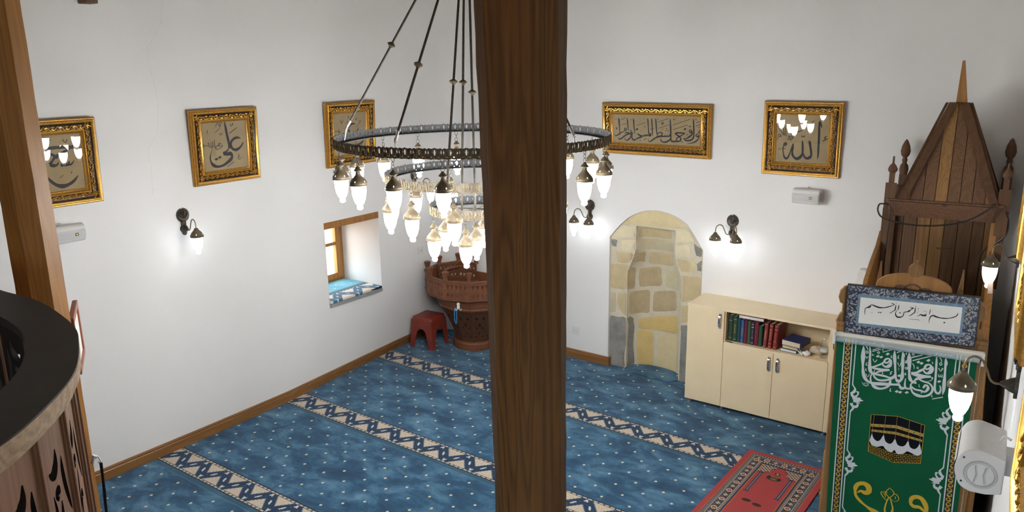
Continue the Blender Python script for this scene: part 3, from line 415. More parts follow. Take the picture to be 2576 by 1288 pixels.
# left wall, with the window opening and the rounded corner
WY0, WY1, WZ0, WZ1 = -1.835, -1.145, .775, 1.505
ys = sorted(set([round(-8.2+.35*i, 3) for i in range(18)] + [-2.1, WY0, -1.6, -1.37, WY1, -1.0, -.85, -.7, -.55, -.4, -.25]))
zs = sorted(set([0, .05, .1, .2, .3, .45, .6, WZ0, .95, 1.1, 1.2, 1.35, WZ1, 2, 2.6, 3.2, 3.9, H]))
mb = MB(); vs = []; path = [(lambda z, y=y: (xl(y, z), y)) for y in ys]
for k in range(1, 9):              # soft corner
    t = k/8
    def f(z, t=t):
        x0 = xl(-.25, z); return ((1-t)**2*x0 + 2*t*(1-t)*x0 + t*t*.25, (1-t)**2*-.25)
    path.append(f)
for z in zs: vs += [(*p(z), z) for p in path]
nP = len(path); fs = []
for j in range(len(zs)-1):
    for i in range(nP-1):
        if i < len(ys)-1 and WY0 <= ys[i] < WY1 and WZ0 <= zs[j] < WZ1: continue
        fs.append((j*nP+i, j*nP+i+1, (j+1)*nP+i+1, (j+1)*nP+i))
mb.add(vs, fs)
D = -.62
mb.add([(0, WY0, WZ0), (D, WY0, WZ0), (D, WY0, WZ1), (0, WY0, WZ1)], [(0, 1, 2, 3)])
mb.add([(0, WY1, WZ0), (D, WY1, WZ0), (D, WY1, WZ1), (0, WY1, WZ1)], [(0, 1, 2, 3)])
mb.add([(0, WY0, WZ0), (D, WY0, WZ0), (D, WY1, WZ0), (0, WY1, WZ0)], [(0, 1, 2, 3)])
mb.add([(0, WY0, WZ1), (D, WY0, WZ1), (D, WY1, WZ1), (0, WY1, WZ1)], [(0, 1, 2, 3)])
wl = tag(mb.build('wall_left', 'wall', ang=60), kind='structure')
# hairline crack in the plaster (lies on the wall)
mb = MB()
crk = [(-3.19, 3.49), (-3.215, 3.32), (-3.26, 3.24), (-3.345, 3.14), (-3.35, 3.06), (-3.335, 2.95), (-3.33, 2.87), (-3.318, 2.78), (-3.322, 2.69), (-3.335, 2.6), (-3.36, 2.5), (-3.43, 2.42), (-3.44, 2.34), (-3.43, 2.2), (-3.45, 2.03)]
cj = []
for (a, b), (c, d) in zip(crk, crk[1:]):
    for k in range(5):
        t = k/5; cj.append((a+(c-a)*t+R.uniform(-.006, .006), b+(d-b)*t, 0.0022*(1-.5*abs(math.sin(k*2.1)))))
mb.stroke(cj, lambda x, z: (.0012, x, z), n=2)
M['crack'] = plain('hairline_crack', (.62, .60, .57), .9)
mb.build('crack', 'crack', wl)
# front wall (with the prayer niche cut into it)
arch = [(1.995, 0), (1.995, 1.33), (2.05, 1.40), (2.106, 1.465), (2.19, 1.54), (2.273, 1.588), (2.37, 1.626), (2.472, 1.641), (2.58, 1.632), (2.7, 1.597), (2.796, 1.541), (2.877, 1.432), (2.955, 1.32), (2.955, 0)]
arch = arch[:3] + [tuple(p) for p in cr(arch[3:11], 3)] + arch[11:]
mb = MB(); mb.plate([(.25, 0)] + arch + [(5.318, 0), (5.34, H), (.25, H)], (), 0, .04)
tag(mb.build('wall_front', 'wall', smooth=False), kind='structure')
mb = MB(); mb.add([(5.318, 0, 0), (xr(-8.2), -8.2, 0), (xr(-8.2), -8.2, H), (5.318, 0, H)], [(0, 1, 2, 3)])
mb.add([(5.418, 0, 0), (xr(-8.2)+.1, -8.2, 0), (xr(-8.2)+.1, -8.2, H), (5.418, 0, H)], [(0, 1, 2, 3)])
tag(mb.build('wall_right', 'wall', smooth=False), kind='structure')
mb = MB()
REAR_FILL = [(4.3, 5.6)]  # rear opening added out of view to let in fill light
mb.plate([(-.1, 0), (6.0, 0), (6.0, H), (-.1, H)], [[(a, 1.7), (b, 1.7), (b, 2.7), (a, 2.7)] for a, b in REAR_FILL], -8.5, -8.2)
tag(mb.build('wall_rear', 'wall', smooth=False), kind='structure')
mb = MB(); mb.box(-.3, 6.2, -8.5, .2, H, H+.1)
for a, b in REAR_FILL:
    pd = bpy.data.lights.new('sky_portal', 'AREA'); pd.shape = 'RECTANGLE'; pd.size = b-a; pd.size_y = 1.0; pd.cycles.is_portal = True
    po = bpy.data.objects.new('sky_portal', pd); C.objects.link(po); po.location = ((a+b)/2, -8.35, 2.2); po.rotation_euler = (PI/2, 0, 0)
pd = bpy.data.lights.new('sky_portal', 'AREA'); pd.shape = 'RECTANGLE'; pd.size = .7; pd.size_y = .7; pd.cycles.is_portal = True
po = bpy.data.objects.new('sky_portal', pd); C.objects.link(po); po.location = (-.63, -1.49, 1.14); po.rotation_euler = (0, -PI/2, 0)
tag(mb.build('ceiling', 'ceil', smooth=False), kind='structure')
# skirting boards
def skirt_left():
    mb = MB(); pr = [(0, 0), (.020, 0), (.020, .066), (.016, .072), (.018, .084), (.010, .090), (0, .092)]
    yy = [-8.1 + i*.3 for i in range(24)] + [-.9, -.75, -.6, -.45, -.3, -.15]
    vs = []
    for y in yy: vs += [(xl(y, z)+d+.001, y, z) for d, z in pr]
    n = len(pr)
    return mb.add(vs, [(i*n+k, i*n+(k+1) % n, (i+1)*n+(k+1) % n, (i+1)*n+k) for i in range(len(yy)-1) for k in range(n)] + [tuple(range(n)), tuple(range((len(yy)-1)*n, len(yy)*n))])
tag(skirt_left().build('baseboard_left', 'skirt', smooth=False), kind='structure')
mb = MB()
pr = [(-.001, 0), (-.020, 0), (-.020, .066), (-.016, .072), (-.018, .084), (-.010, .090), (-.001, .092)]
mb.hexa([(.2, y, z) for y, z in pr], [(2.012, y, z) for y, z in pr]); mb.box(1.9985, 2.014, 0.0, .038, 0, .088)
tag(mb.build('baseboard_front', 'skirt_x', smooth=False), kind='structure')
mb = MB(); mb.hexa([(2.94, y, z) for y, z in pr], [(5.3, y, z) for y, z in pr])
tag(mb.build('trim_1', 'skirt_x', smooth=False), kind='structure')
# window: lintel, frame, sashes, panes
w1 = tag(thing('window_1', None, None), kind='structure')
mb = MB(); mb.box(-.6, .004, WY0-.005, WY1+.005, WZ1-.003, WZ1+.062); mb.build('lintel', 'winwood', w1, False, .004)
fx0, fx1 = -.60, -.55
mb = MB()
for a, b in ((WY0+.001, WY0+.05), (WY1-.045, WY1-.001)): mb.box(fx0, fx1, a, b, WZ0+.001, WZ1-.004)
mb.box(fx0, fx1, WY0+.05, WY1-.045, WZ0+.001, WZ0+.045); mb.box(fx0, fx1, WY0+.05, WY1-.045, WZ1-.05, WZ1-.004)
mb.build('window_frame', 'winwood', w1, False, .003)
ym = (WY0+WY1)/2
for a, b in ((WY0+.052, ym-.001), (ym+.001, WY1-.048)):
    mb = MB(); z0, z1 = WZ0+.047, WZ1-.052; s = .058
    mb.box(-.585, -.535, a, a+s, z0, z1); mb.box(-.585, -.535, b-s, b, z0, z1)
    for c, d in ((z0, z0+s), (z1-s, z1), ((z0+z1)/2+.04, (z0+z1)/2+.075)): mb.box(-.583, -.537, a+s, b-s, c, d)
    sash = mb.build('sash', 'winwood', w1, False, .003)
    mb = MB(); mb.add([(-.562, a+s, z0+s), (-.562, b-s, z0+s), (-.562, b-s, z1-s), (-.562, a+s, z1-s)], [(0, 1, 2, 3)]); mb.build('pane', 'glass', sash, False)
mb = MB()
for z in (.95, 1.16, 1.36): mb.tube([(-.548, WY1-.052, z-.03), (-.548, WY1-.052, z+.03)], .006, 8)
mb.build('hinge', 'brass', w1)
# the carpet piece on the window sill
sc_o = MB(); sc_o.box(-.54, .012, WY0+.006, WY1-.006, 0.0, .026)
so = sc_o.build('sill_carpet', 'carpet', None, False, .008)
M['carpet_daylit'] = carpet_mat('daylit_sill_carpet', 0., -2.215, True, True)  # floor carpet again, daylight on the sill painted into the colour
tc_m = M['carpet_daylit']
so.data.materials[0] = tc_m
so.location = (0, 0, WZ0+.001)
M['sill_edge'] = plain('grey_sill_edge', (.27, .30, .29), .8)
mb = MB(); mb.box(.001, .016, WY0+.004, WY1-.004, -.030, -.001); mb.build('hanging_edge', 'sill_edge', so, False, .003)
tag(so, 'piece of blue carpet, daylight painted into its colours, with a cream border strip on the window sill', 'carpet')

# stone prayer niche behind the arch
def S(x, z):
    hw = .283 if z < 1.0 else .283-.083*min(1, (z-1.0)/.22)
    dd = .20 if z < 1.0 else .20-.06*min(1, (z-1.0)/.45)
    if z > 1.462: return .035
    u = abs((x-2.462)/hw)
    return .035 if u >= 1 else .035+dd*math.sqrt(1-u**2.6)
mb = MB(); zz = [0]+[i*.05 for i in range(1, 30)]+[1.461, 1.4635, 1.5, 1.6, 1.72]
us = [0, .3, .7, .9, 1]; vs = []
for z in zz:
    hw = .283 if z < 1.0 else .283-.083*min(1, (z-1.0)/.22)
    row = [1.93+(2.462-hw-1.93)*t for t in (0, .5, .999)] + [2.462-hw*cos(PI*k/20) for k in range(0, 21)] + [2.462+hw+(3.02-2.462-hw)*t for t in (.001, .5, 1)]
    vs += [(x, S(x, z)+.001, z) for x in row]
nc = len(row)
mb.add(vs, [(j*nc+i, j*nc+i+1, (j+1)*nc+i+1, (j+1)*nc+i) for j in range(len(zz)-1) for i in range(nc-1)], 0)
SM = ['mortar', 'st_cl', 'st_cy', 'st_tn', 'st_tg', 'st_br', 'st_cg', 'st_oc', 'st_gr']
EXTRA = [['tn', [[2745, 640], [2945, 650], [2945, 860], [2745, 850]]], ['gr', [[2752, 20], [2948, 20], [2948, 420], [2752, 410]]], ['tn', [[2752, 430], [2948, 440], [2948, 630], [2750, 625]]]]
for c, poly in STONES:
    P = [(a/1000, b/1000) for a, b in poly]
    cx_, cz_ = sum(p[0] for p in P)/len(P), sum(p[1] for p in P)/len(P)
    Q = []
    for i, p in enumerate(P):                        # worn corners
        a, b = P[i-1], P[(i+1) % len(P)]
        for q, t in ((a, .16), (None, 0), (b, .16)):
            r_ = p if q is None else (p[0]+(q[0]-p[0])*t, p[1]+(q[1]-p[1])*t)
            k = .94 if q is None else 1.015
            Q.append((cx_+(r_[0]-cx_)*k+R.uniform(-.003, .003), cz_+(r_[1]-cz_)*k+R.uniform(-.003, .003)))
        m_ = ((p[0]+b[0])/2, (p[1]+b[1])/2); Q.append((m_[0]+R.uniform(-.006, .006), m_[1]+R.uniform(-.006, .006)))
    xs = [q[0] for q in Q]; zs_ = [q[1] for q in Q]; inn = []
    x = min(xs)
    while x < max(xs):
        z = min(zs_)
        while z < max(zs_):
            if pip((x, z), [(cx_+(a-cx_)*.94, cz_+(b-cz_)*.94) for a, b in Q]): inn.append((x+.0003*R.random(), z+.0003*R.random()))
            z += .03
        x += .022
    V, T = fill2d(Q, (), inn)
    nb = {}
    vv = []
    for x, z in V:
        edge = min(math.hypot(x-a, z-b) for a, b in Q)
        vv.append((x, S(x, z) - (.002 if edge < .004 else .007+R.uniform(0, .0025)), z))
    mb.add(vv, T, SM.index('st_'+c))
mih = mb.build('mihrab', SM, ang=50)
tag(mih, 'arched prayer niche of rough tan and grey stones in the white front wall', 'niche')
# carpet tongue laid into the niche
mb = MB(); xs = [2.19+.0275*i for i in range(21)]
top = [(x, min(S(x, .01)-.012, .28), .012) for x in xs]; bt = [(x, y, .002) for x, y, z in top]
lo = [(2.745, .0, .012), (2.69, -.06, .004), (2.30, -.06, .004), (2.18, .0, .012)]
n = len(top)
mb.add(top+lo, [tuple(range(n+4))]); mb.add(top+bt, [(i, i+1, n+i+1, n+i) for i in range(n-1)])
M['carpet_n'] = carpet_mat('blue_niche_carpet', .03, .78)
o = mb.build('niche_carpet', 'carpet_n', smooth=False)
tag(o, 'blue carpet piece with cream dots fitted into the foot of the stone niche', 'carpet')

# ================================================================== gallery the photo is taken from
def post(name, label, secs, mats, seg=30, parent=None):
    """hand-hewn post lofted through cross-sections [(z, [(x,y)...])]"""
    n = len(secs[0][1]); mb = MB(); vs = []
    zs = [secs[0][0]+(secs[-1][0]-secs[0][0])*k/seg for k in range(seg+1)]
    for z in zs:
        for (a, p), (b, q) in zip(secs, secs[1:]):
            if a-1e-6 <= z <= b+1e-6: break
        t = (z-a)/(b-a)
        for i in range(n):
            x = p[i][0]+(q[i][0]-p[i][0])*t; y = p[i][1]+(q[i][1]-p[i][1])*t
            vs.append((x+R.uniform(-.0016, .0016), y+R.uniform(-.0016, .0016), z))
    mb.add(vs, [(k*n+i, k*n+(i+1) % n, (k+1)*n+(i+1) % n, (k+1)*n+i) for k in range(seg) for i in range(n)] + [tuple(range(n))[::-1], tuple(range(seg*n, seg*n+n))])
    o = mb.build(name, mats, parent, True, ang=20); return o
va = math.radians(-35.4); vd = (sin(va), cos(va)); vr = (cos(va), -sin(va))
def vp(s, t, c=(4.471, -4.905)): return (c[0]+vr[0]*s+vd[0]*t, c[1]+vr[1]*s+vd[1]*t)
def sec(s): return [vp(s[0], .085), vp(s[1], .026), vp(s[2], -.028), vp(s[3], .010), vp(s[4], .075), vp(s[4]-.004, .16), vp(s[3]-.02, .215), vp(s[1]+.02, .22), vp(s[0]+.005, .17)]
k_ = 2.02/1972*.985
def px(*q): return [(x-1322)*k_ for x in q]
pc = post('wooden_post', '', [(0, sec(px(1228, 1238, 1290, 1417, 1434))), (1.8, sec(px(1224, 1237, 1293, 1416, 1434))), (2.53, sec(px(1212, 1236, 1315, 1413, 1433))), (3.12, sec(px(1197, 1222, 1355, 1409, 1433))), (H, sec(px(1180, 1206, 1370, 1407, 1432)))], 'post', 60)
tag(pc, 'thick dark brown hewn wooden post in the middle, in front of the chandelier', 'post', 'gallery posts')
oc = []
va2 = math.radians(-68.3)
for k in range(8):
    a = va2 + PI/8 + k*PI/4; oc.append((1.885+.107*sin(a), -5.065+.107*cos(a)))
pl_ = post('wooden_post', '', [(0, oc), (H, [(1.885+(x-1.885)*.94, -5.065+(y+5.065)*.94) for x, y in oc])], 'post_light', 40)
tag(pl_, 'golden brown eight-sided wooden post at the left, behind the curved railing', 'post', 'gallery posts')
mb = MB(); mb.tube([(1.999, -5.01, 1.165), (2.003, -5.0, 1.205), (2.008, -4.99, 1.195)], .009, 8); mb.tube(cr([(2.010, -4.99, 1.198), (2.026, -4.987, 1.19), (2.028, -4.987, 1.172), (2.012, -4.99, 1.166)], 4), .0035, 6)
tag(mb.build('wall_hook', 'white_pl'), 'small white plastic hook low on the left golden post', 'hook')
mb = MB()
for k in range(4):
    mb.tube(cr([(2.022+.003*k, -4.988+.002*k, 1.168), (2.024+.005*k, -4.99, 1.08-.02*k), (2.020+.007*k, -4.995, .95), (2.030+.004*k, -5.0, .8), (2.024+.008*k, -5.0, .62)], 4), .0028, 6)
tag(mb.build('cable_bundle', 'cable'), 'dark cords hanging from the white hook on the left post', 'cord')
# framed notice on the side of the left post
nt_ = thing('notice_frame', 'red-brown framed notice seen edge-on beside the left golden post', 'picture', (1.66, -4.846, 1.69), math.radians(180-28.2))
hw, hh, t = .17, .145, .03
mb = MB()
for x0, x1, z0, z1 in ((-hw, hw, hh-t, hh), (-hw, hw, -hh, -hh+t), (-hw, -hw+t, -hh+t, hh-t), (hw-t, hw, -hh+t, hh-t)): mb.box(x0, x1, -.012, .012, z0, z1)
mb.build('frame', 'red_lac', nt_, False, .003)
mb = MB(); mb.box(-hw+t, hw-t, -.004, .008, -hh+t, hh-t); mb.build('sheet', 'board_w', nt_, False)
mb = MB(); mb.box(-.21, -.12, .012, .03, -.02, .02); mb.build('bracket', 'red_lac', nt_, False)

# gallery deck and the curved railing
OUT = [(.02, -5.42), (1.2, -5.42), (2.0, -5.415), (2.42, -5.42), (2.71, -5.405), (3.07, -5.46), (3.27, -5.535), (3.49, -5.65), (3.65, -5.785), (3.80, -5.96), (3.90, -6.2), (3.94, -6.5), (3.94, -7.0), (3.94, -8.1)]
INN = [(.02, -5.60), (1.2, -5.60), (2.0, -5.60), (2.5, -5.575), (2.76, -5.56), (3.0, -5.585), (3.21, -5.66), (3.36, -5.74), (3.48, -5.84), (3.60, -5.99), (3.67, -6.22), (3.70, -6.5), (3.70, -7.0), (3.70, -8.1)]
def sm(P, n=6): return cr(P, n)
ZR = 2.2
rail = thing('gallery_railing', 'curved carved wooden gallery railing with a dark top at lower left', 'railing', (3.4, -5.9, 1.40))
def loc(p): return (p[0]-3.4, p[1]+5.9, p[2]-1.40)
o_, i_ = sm(OUT), sm(INN); n = len(o_)
ia = i_
mb = MB()
rings = []
for p, q in zip(o_, ia): rings.append([loc((*p, ZR-.004)), loc((*p, ZR)), loc((*q, ZR)), loc((*q, ZR-.03))])
mb.add([v for r_ in rings for v in r_], [(k*4+a, k*4+(a+1) % 4, (k+1)*4+(a+1) % 4, (k+1)*4+a) for k in range(n-1) for a in range(4)])
mb.build('top_board', 'rail_top', rail, True, ang=40)
def off(P, d):
    out = []
    for k, p in enumerate(P):
        a, b = P[max(0, k-1)], P[min(len(P)-1, k+1)]; dx, dy = b[0]-a[0], b[1]-a[1]; l = math.hypot(dx, dy)
        out.append((p[0]+dy/l*d, p[1]-dx/l*d))
    return out
mb = MB()
prof = [(-.001, ZR-.0045), (.0, ZR-.045), (.006, ZR-.050), (.006, ZR-.056), (.014, ZR-.062), (.014, ZR-.072), (.06, ZR-.072), (.06, ZR-.0045)]
offs = [off(o_, d) for d, z in prof]; m_ = len(prof)
mb.add([loc((*offs[j][k], prof[j][1])) for k in range(n) for j in range(m_)], [(k*m_+a, k*m_+(a+1) % m_, (k+1)*m_+(a+1) % m_, (k+1)*m_+a) for k in range(n-1) for a in range(m_)])
mb.build('edge_moulding', 'rail_edge', rail, True, ang=30)
# carved panels between little ribs, following the curve
base = off(sm(OUT, 14), .035)
acc = [0]
for a, b in zip(base, base[1:]): acc.append(acc[-1]+math.hypot(b[0]-a[0], b[1]-a[1]))
def along(s):
    for k in range(len(acc)-1):
        if s <= acc[k+1]:
            t = (s-acc[k])/(acc[k+1]-acc[k]); a, b = base[k], base[k+1]; return (a[0]+(b[0]-a[0])*t, a[1]+(b[1]-a[1])*t)
    return base[-1]
PW = .182; zlo, zhi = 1.44, ZR-.072
def leafcut(c, w0):                     # bent leaf opening from centre line points
    Q = cr(c, 4); L, Rr = [], []
    for k, q in enumerate(Q):
        a, b = Q[max(0, k-1)], Q[min(len(Q)-1, k+1)]; dx, dz = b[0]-a[0], b[1]-a[1]; l = math.hypot(dx, dz) or 1; w = q[2]*.86
        L.append((q[0]-dz/l*w, q[1]+dx/l*w)); Rr.append((q[0]+dz/l*w, q[1]-dx/l*w))
    return L+Rr[::-1]
CUTS = []
for rep in (0, 1):
    dz = -.36*rep
    CUTS += [leafcut([(.048, .565+dz, .003), (.052, .53+dz, .013), (.048, .48+dz, .014), (.036, .43+dz, .010), (.028, .40+dz, .003)], 0),
             leafcut([(.082, .60+dz, .004), (.090, .565+dz, .018), (.108, .545+dz, .024), (.130, .545+dz, .014), (.145, .556+dz, .003)], 0),
             leafcut([(.088, .478+dz, .003), (.098, .488+dz, .020), (.108, .478+dz, .022), (.110, .464+dz, .004)], 0),
             leafcut([(.089, .455+dz, .004), (.094, .42+dz, .012), (.105, .37+dz, .011), (.118, .32+dz, .006)], 0),
             leafcut([(.136, .49+dz, .003), (.130, .45+dz, .010), (.130, .40+dz, .012), (.141, .368+dz, .014), (.152, .362+dz, .004)], 0),
             leafcut([(.055, .352+dz, .004), (.070, .366+dz, .018), (.088, .352+dz, .016), (.094, .32+dz, .010), (.090, .28+dz, .004)], 0)]
tot = acc[-1]; s = 0.1; first = True
while s + PW < tot - 1.0:
    a, b = along(s), along(s+PW); L = math.hypot(b[0]-a[0], b[1]-a[1]); ux, uy = (b[0]-a[0])/L, (b[1]-a[1])/L
    nx, ny = uy, -ux                    # towards the inside
    def mp(x, y, z, a=a, ux=ux, uy=uy, nx=nx, ny=ny): return loc((a[0]+ux*x+nx*y, a[1]+uy*x+ny*y, zlo+z))
    mb = MB(); holes = [[(x*L/.2+.0, z) for x, z in h] for h in CUTS]
    mb.plate([(.012, 0), (L-.012, 0), (L-.012, zhi-zlo), (.012, zhi-zlo)], holes, 0, .018, mp, 0, (), 1)
    mb.build('panel', ['rail_panel', 'rail_top'], rail, False)
    mb = MB()
    for y0, w in ((-.006, .012), (-.012, .005)):
        mb.hexa([mp(-w, y0, 0), mp(w, y0, 0), mp(w, .02, 0), mp(-w, .02, 0)], [mp(-w, y0, zhi-zlo), mp(w, y0, zhi-zlo), mp(w, .02, zhi-zlo), mp(-w, .02, zhi-zlo)])
    mb.build('rib', 'rail_panel', rail, False, .002)
    s += PW
mb = MB(); dk = [(.0, -8.15)] + off(o_, .03)[:-1] + [(3.9, -6.55), (4.2, -6.2), (5.72, -6.2), (5.72, -8.15)]
dk = [(.01, -8.15)] + off(o_, .03)[:n-8] + [(4.1, -6.25), (5.70, -6.25), (5.80, -8.15)]
mb.plate(dk, (), 1.26, 1.44, lambda x, y, z: (x, z, y))
tag(mb.build('floor_gallery', 'rail_top', smooth=False), kind='structure')
# stub of a beam high on the left wall
mb = MB(); mb.box(-.05, .10, -3.80, -3.71, 3.42, 3.58)
tag(mb.build('beam_stub', 'minbar_c', None, False, .008), 'dark brown beam end sticking out of the wall at the top left', 'beam')

# ================================================================== gilt frames with calligraphy
W4 = 1e-4
def calligraphy(key, y, name, mats, parent, dx=0, dz=0, wide=1.06):
    mb = MB(); mp = lambda x, z: (x+dx, y, z+dz)
    for i, st in enumerate(DATA['T'][key]['s']): mb.stroke([(a*W4, b*W4, c*W4*wide) for a, b, c in st], lambda x, z, i=i: (x+dx, y-i*1.2e-5, z+dz))
    for d in DATA['T'][key]['d']: mb.add([mp(a*W4, b*W4) for a, b in d], [(0, 1, 2, 3)])
    return mb.build(name, mats, parent, False)
PROF = [(0, .0, 1), (0, .022, 1), (.006, .032, 1), (.012, .030, 3), (.017, .040, 0), (.023, .046, 0), (.029, .043, 0), (.033, .034, 2), (.048, .026, 2), (.066, .024, 2), (.076, .027, 3), (.080, .032, 0), (.086, .034, 0), (.090, .028, 3), (.094, .022, 1), (.100, .019, 3), (.106, .012, 3)]
ORNCACHE = {}
def gilt_frame(name, w, h, label, loc_, rz, key=None, tilt=0., blank=False, rot=0., grp='gilt framed calligraphies'):
    t = thing(name, label, 'picture', loc_, rz, grp); t.rotation_euler = (tilt, rot, rz)
    ck = (round(w, 2), round(h, 2))
    if ck in ORNCACHE:
        for me, nm in ORNCACHE[ck]:
            o = bpy.data.objects.new(nm, me); C.objects.link(o); o.parent = t
    else:
        mb = MB(); n = len(PROF)
        for d, y, mi in PROF:
            for sx, sz in ((-1, -1), (1, -1), (1, 1), (-1, 1)): mb.v.append((sx*(w/2-d), -y, sz*(h/2-d)))
        for i in range(n-1):
            mb.add([], [])
            for k in range(4):
                mb.f.append([i*4+k, i*4+(k+1) % 4, (i+1)*4+(k+1) % 4, (i+1)*4+k]); mb.m.append(PROF[i][2] if i else 1)
        # beaded outer edge
        per = [(-w/2, -h/2), (w/2, -h/2), (w/2, h/2), (-w/2, h/2)]
        for k in range(4):
            (x0, z0), (x1, z1) = per[k], per[(k+1) % 4]; L = math.hypot(x1-x0, z1-z0); m_ = int(L/.0085)
            for j in range(m_):
                q = (j+.5)/m_; x, z = x0+(x1-x0)*q, z0+(z1-z0)*q; dx, dz = (x1-x0)/L, (z1-z0)/L
                mb.add([(x-dx*.003, -.026, z-dz*.003), (x+dx*.003, -.026, z+dz*.003), (x, -.0295, z), (x-dz*-.0018, -.024, z+dx*-.0018), (x, -.019, z)], [(0, 1, 2), (0, 2, 3), (2, 1, 3), (0, 4, 1)], 1)
        a = mb.build('frame', ['gold', 'gold_b', 'cove', 'gold_b'], t, True, ang=50)
        mb = MB()                        # running leaf scroll in the dark hollow
        for k in range(4):
            (x0, z0), (x1, z1) = per[k], per[(k+1) % 4]; L = math.hypot(x1-x0, z1-z0); dx, dz = (x1-x0)/L, (z1-z0)/L; ix, iz = -dz, dx
            m_ = max(1, round((L-.11)/.046)); st = (L-.11)/m_
            for j in range(m_+1):
                c = .055+st*j; f = 1 if j % 2 else -1
                def pt(u, v, y=.031): return (x0+dx*(c+u)+ix*(.062+v*f*.9), -y, z0+dz*(c+u)+iz*(.062+v*f*.9))
                mb.tube([pt(-.026, -.009, .030), pt(-.014, .004, .034), pt(-.002, .010, .036), pt(.008, .005, .037), pt(.006, -.004, .036), pt(-.001, -.003, .035)], [.0022, .0036, .0046, .0042, .0034, .002], 5)
                mb.tube([pt(.004, .009, .033), pt(.016, .013, .035), pt(.026, .008, .031)], [.002, .0042, .0015], 5)
                mb.tube([pt(-.008, -.007, .032), pt(.004, -.013, .034), pt(.016, -.011, .031)], [.002, .0040, .0015], 5)
                mb.tube([pt(.012, -.001, .032), pt(.019, -.004, .035), pt(.026, -.009, .031)], [.0015, .0032, .0015], 5)
        b = mb.build('leaf_ornament', 'gold', t)
        mb = MB(); q = .104; mb.add([(-w/2+q, -.010, -h/2+q), (w/2-q, -.010, -h/2+q), (w/2-q, -.010, h/2-q), (-w/2+q, -.010, h/2-q)], [(0, 1, 2, 3)])
        c_ = mb.build('paper', 'paper', t, False)
        mb = MB(); mb.add([(-w/2+q, -.0155, -h/2+q), (w/2-q, -.0155, -h/2+q), (w/2-q, -.0155, h/2-q), (-w/2+q, -.0155, h/2-q)], [(0, 1, 2, 3)])
        d_ = mb.build('glass', 'glass', t, False)
        mb = MB(); mb.box(-w/2+.02, w/2-.02, -.008, .0, -h/2+.02, h/2-.02); e_ = mb.build('backing', 'cove', t, False)
        ORNCACHE[ck] = [(o.data, o.name.split('.')[0]) for o in (a, b, c_, d_, e_)]
    if key: calligraphy(key, -.0108, 'calligraphy', 'ink', t)
    return t
TL = math.radians(2.6)
RZL = PI/2
gilt_frame('framed_calligraphy', .612, .592, 'square gilt frame with a slanting calligraphy and two dots, above the single wall lamp', (.012, -2.80, 2.375), RZL, 'ali', TL)
gilt_frame('framed_calligraphy', .612, .592, 'square gilt frame half hidden by the left golden post', (.012, -4.13, 2.375), RZL, 'has', TL)
gilt_frame('framed_calligraphy', .612, .592, 'square gilt frame partly covered by the chandelier ring, above the window', (.012, -1.46, 2.365), RZL, 'om', TL)
gilt_frame('framed_calligraphy', 1.075, .47, 'wide gilt frame with one long line of script, above the stone niche', (2.455, -.012, 2.382), 0, 'long', TL)
gilt_frame('framed_calligraphy', .622, .598, 'square gilt frame with bold script above the white wall speaker', (3.757, -.012, 2.357), 0, 'allah', TL)
RZR = math.radians(-86.025)
def rwall(y, out=0., z=0.): n = math.hypot(1, .0695); return (xr(y)-out/n, y-out*.0695/n, z)
gilt_frame('framed_calligraphy', .62, .60, 'gilt frame seen edge-on on the right wall, farthest of the three', rwall(-2.12, .001, 2.375), RZR, None, 0.)
gilt_frame('framed_calligraphy', .62, .60, 'gilt frame seen edge-on on the right wall, middle of the three', rwall(-3.53, .001, 2.375), RZR, None, 0.)
gilt_frame('framed_calligraphy', .62, .60, 'gilt frame seen edge-on at the right edge, behind the near white speaker', rwall(-4.955, .001, 2.375), RZR, None, 0.)

# ================================================================== lamps
def cap_mesh(mb, mi=0, s=1., top=True):
    """bell-shaped brass cap, rim at z=0, opening downwards"""
    p = [(.0405, .0), (.0465, .0), (.0475, .004), (.0455, .007), (.047, .010), (.0465, .016), (.044, .020), (.040, .027), (.033, .036), (.024, .046), (.0165, .055), (.0135, .062)]
    if top: p += [(.0125, .070), (.013, .073), (.0215, .078), (.0225, .081), (.015, .090), (.006, .101), (.0005, .105)]
    else: p += [(.0115, .066), (.0005, .067)]
    mb.lathe([(r*s, z*s) for r, z in p], 20, mi=mi)
    for k in range(5):                  # little glowing lozenges, lamp light through piercings put into the material
        a = 2*PI*k/5+.3; r = .0422*s; z = .0235*s
        c, d = cos(a), sin(a); mb.add([((r+.0012)*c-d*.003*s, (r+.0012)*d+c*.003*s, z), (r*.955*c, r*.955*d, z+.006*s), ((r+.0012)*c+d*.003*s, (r+.0012)*d-c*.003*s, z), ((r+.003)*c, (r+.003)*d, z-.0045*s)], [(0, 1, 2, 3)], 1)
    return mb
GLASS_P = [(.037, .004), (.0385, -.004), (.0385, -.020), (.0375, -.038), (.0345, -.058), (.0295, -.077), (.0235, -.092), (.0175, -.101), (.0135, -.1055)]
KNOB_P = [(.0115, -.1058), (.015, -.109), (.0172, -.1145), (.0172, -.120), (.0145, -.126), (.008, -.130), (.0005, -.131)]
def link(mb, c, h, w, r, ang, mi=0):
    pts = [(c[0]+cos(ang)*w*sin(t), c[1]+sin(ang)*w*sin(t), c[2]+h*cos(t)) for t in [2*PI*k/12 for k in range(12)]]
    mb.tube(pts, r, 5, mi, True)
CCX, CCY = 2.731, -2.969
ch = thing('chandelier', 'three-tiered ring chandelier of pierced bronze with white glass lamps, behind the post', 'chandelier', (CCX, CCY, 1.9))
Z0 = 1.9
M['ring_out'] = plain('pierced_bronze', (.058, .047, .032), .5, .4, .5, .3, 60)
M['ring_in'] = plain('grey_inside_of_ring', (.042, .045, .048), .55, .1, .4, .12)
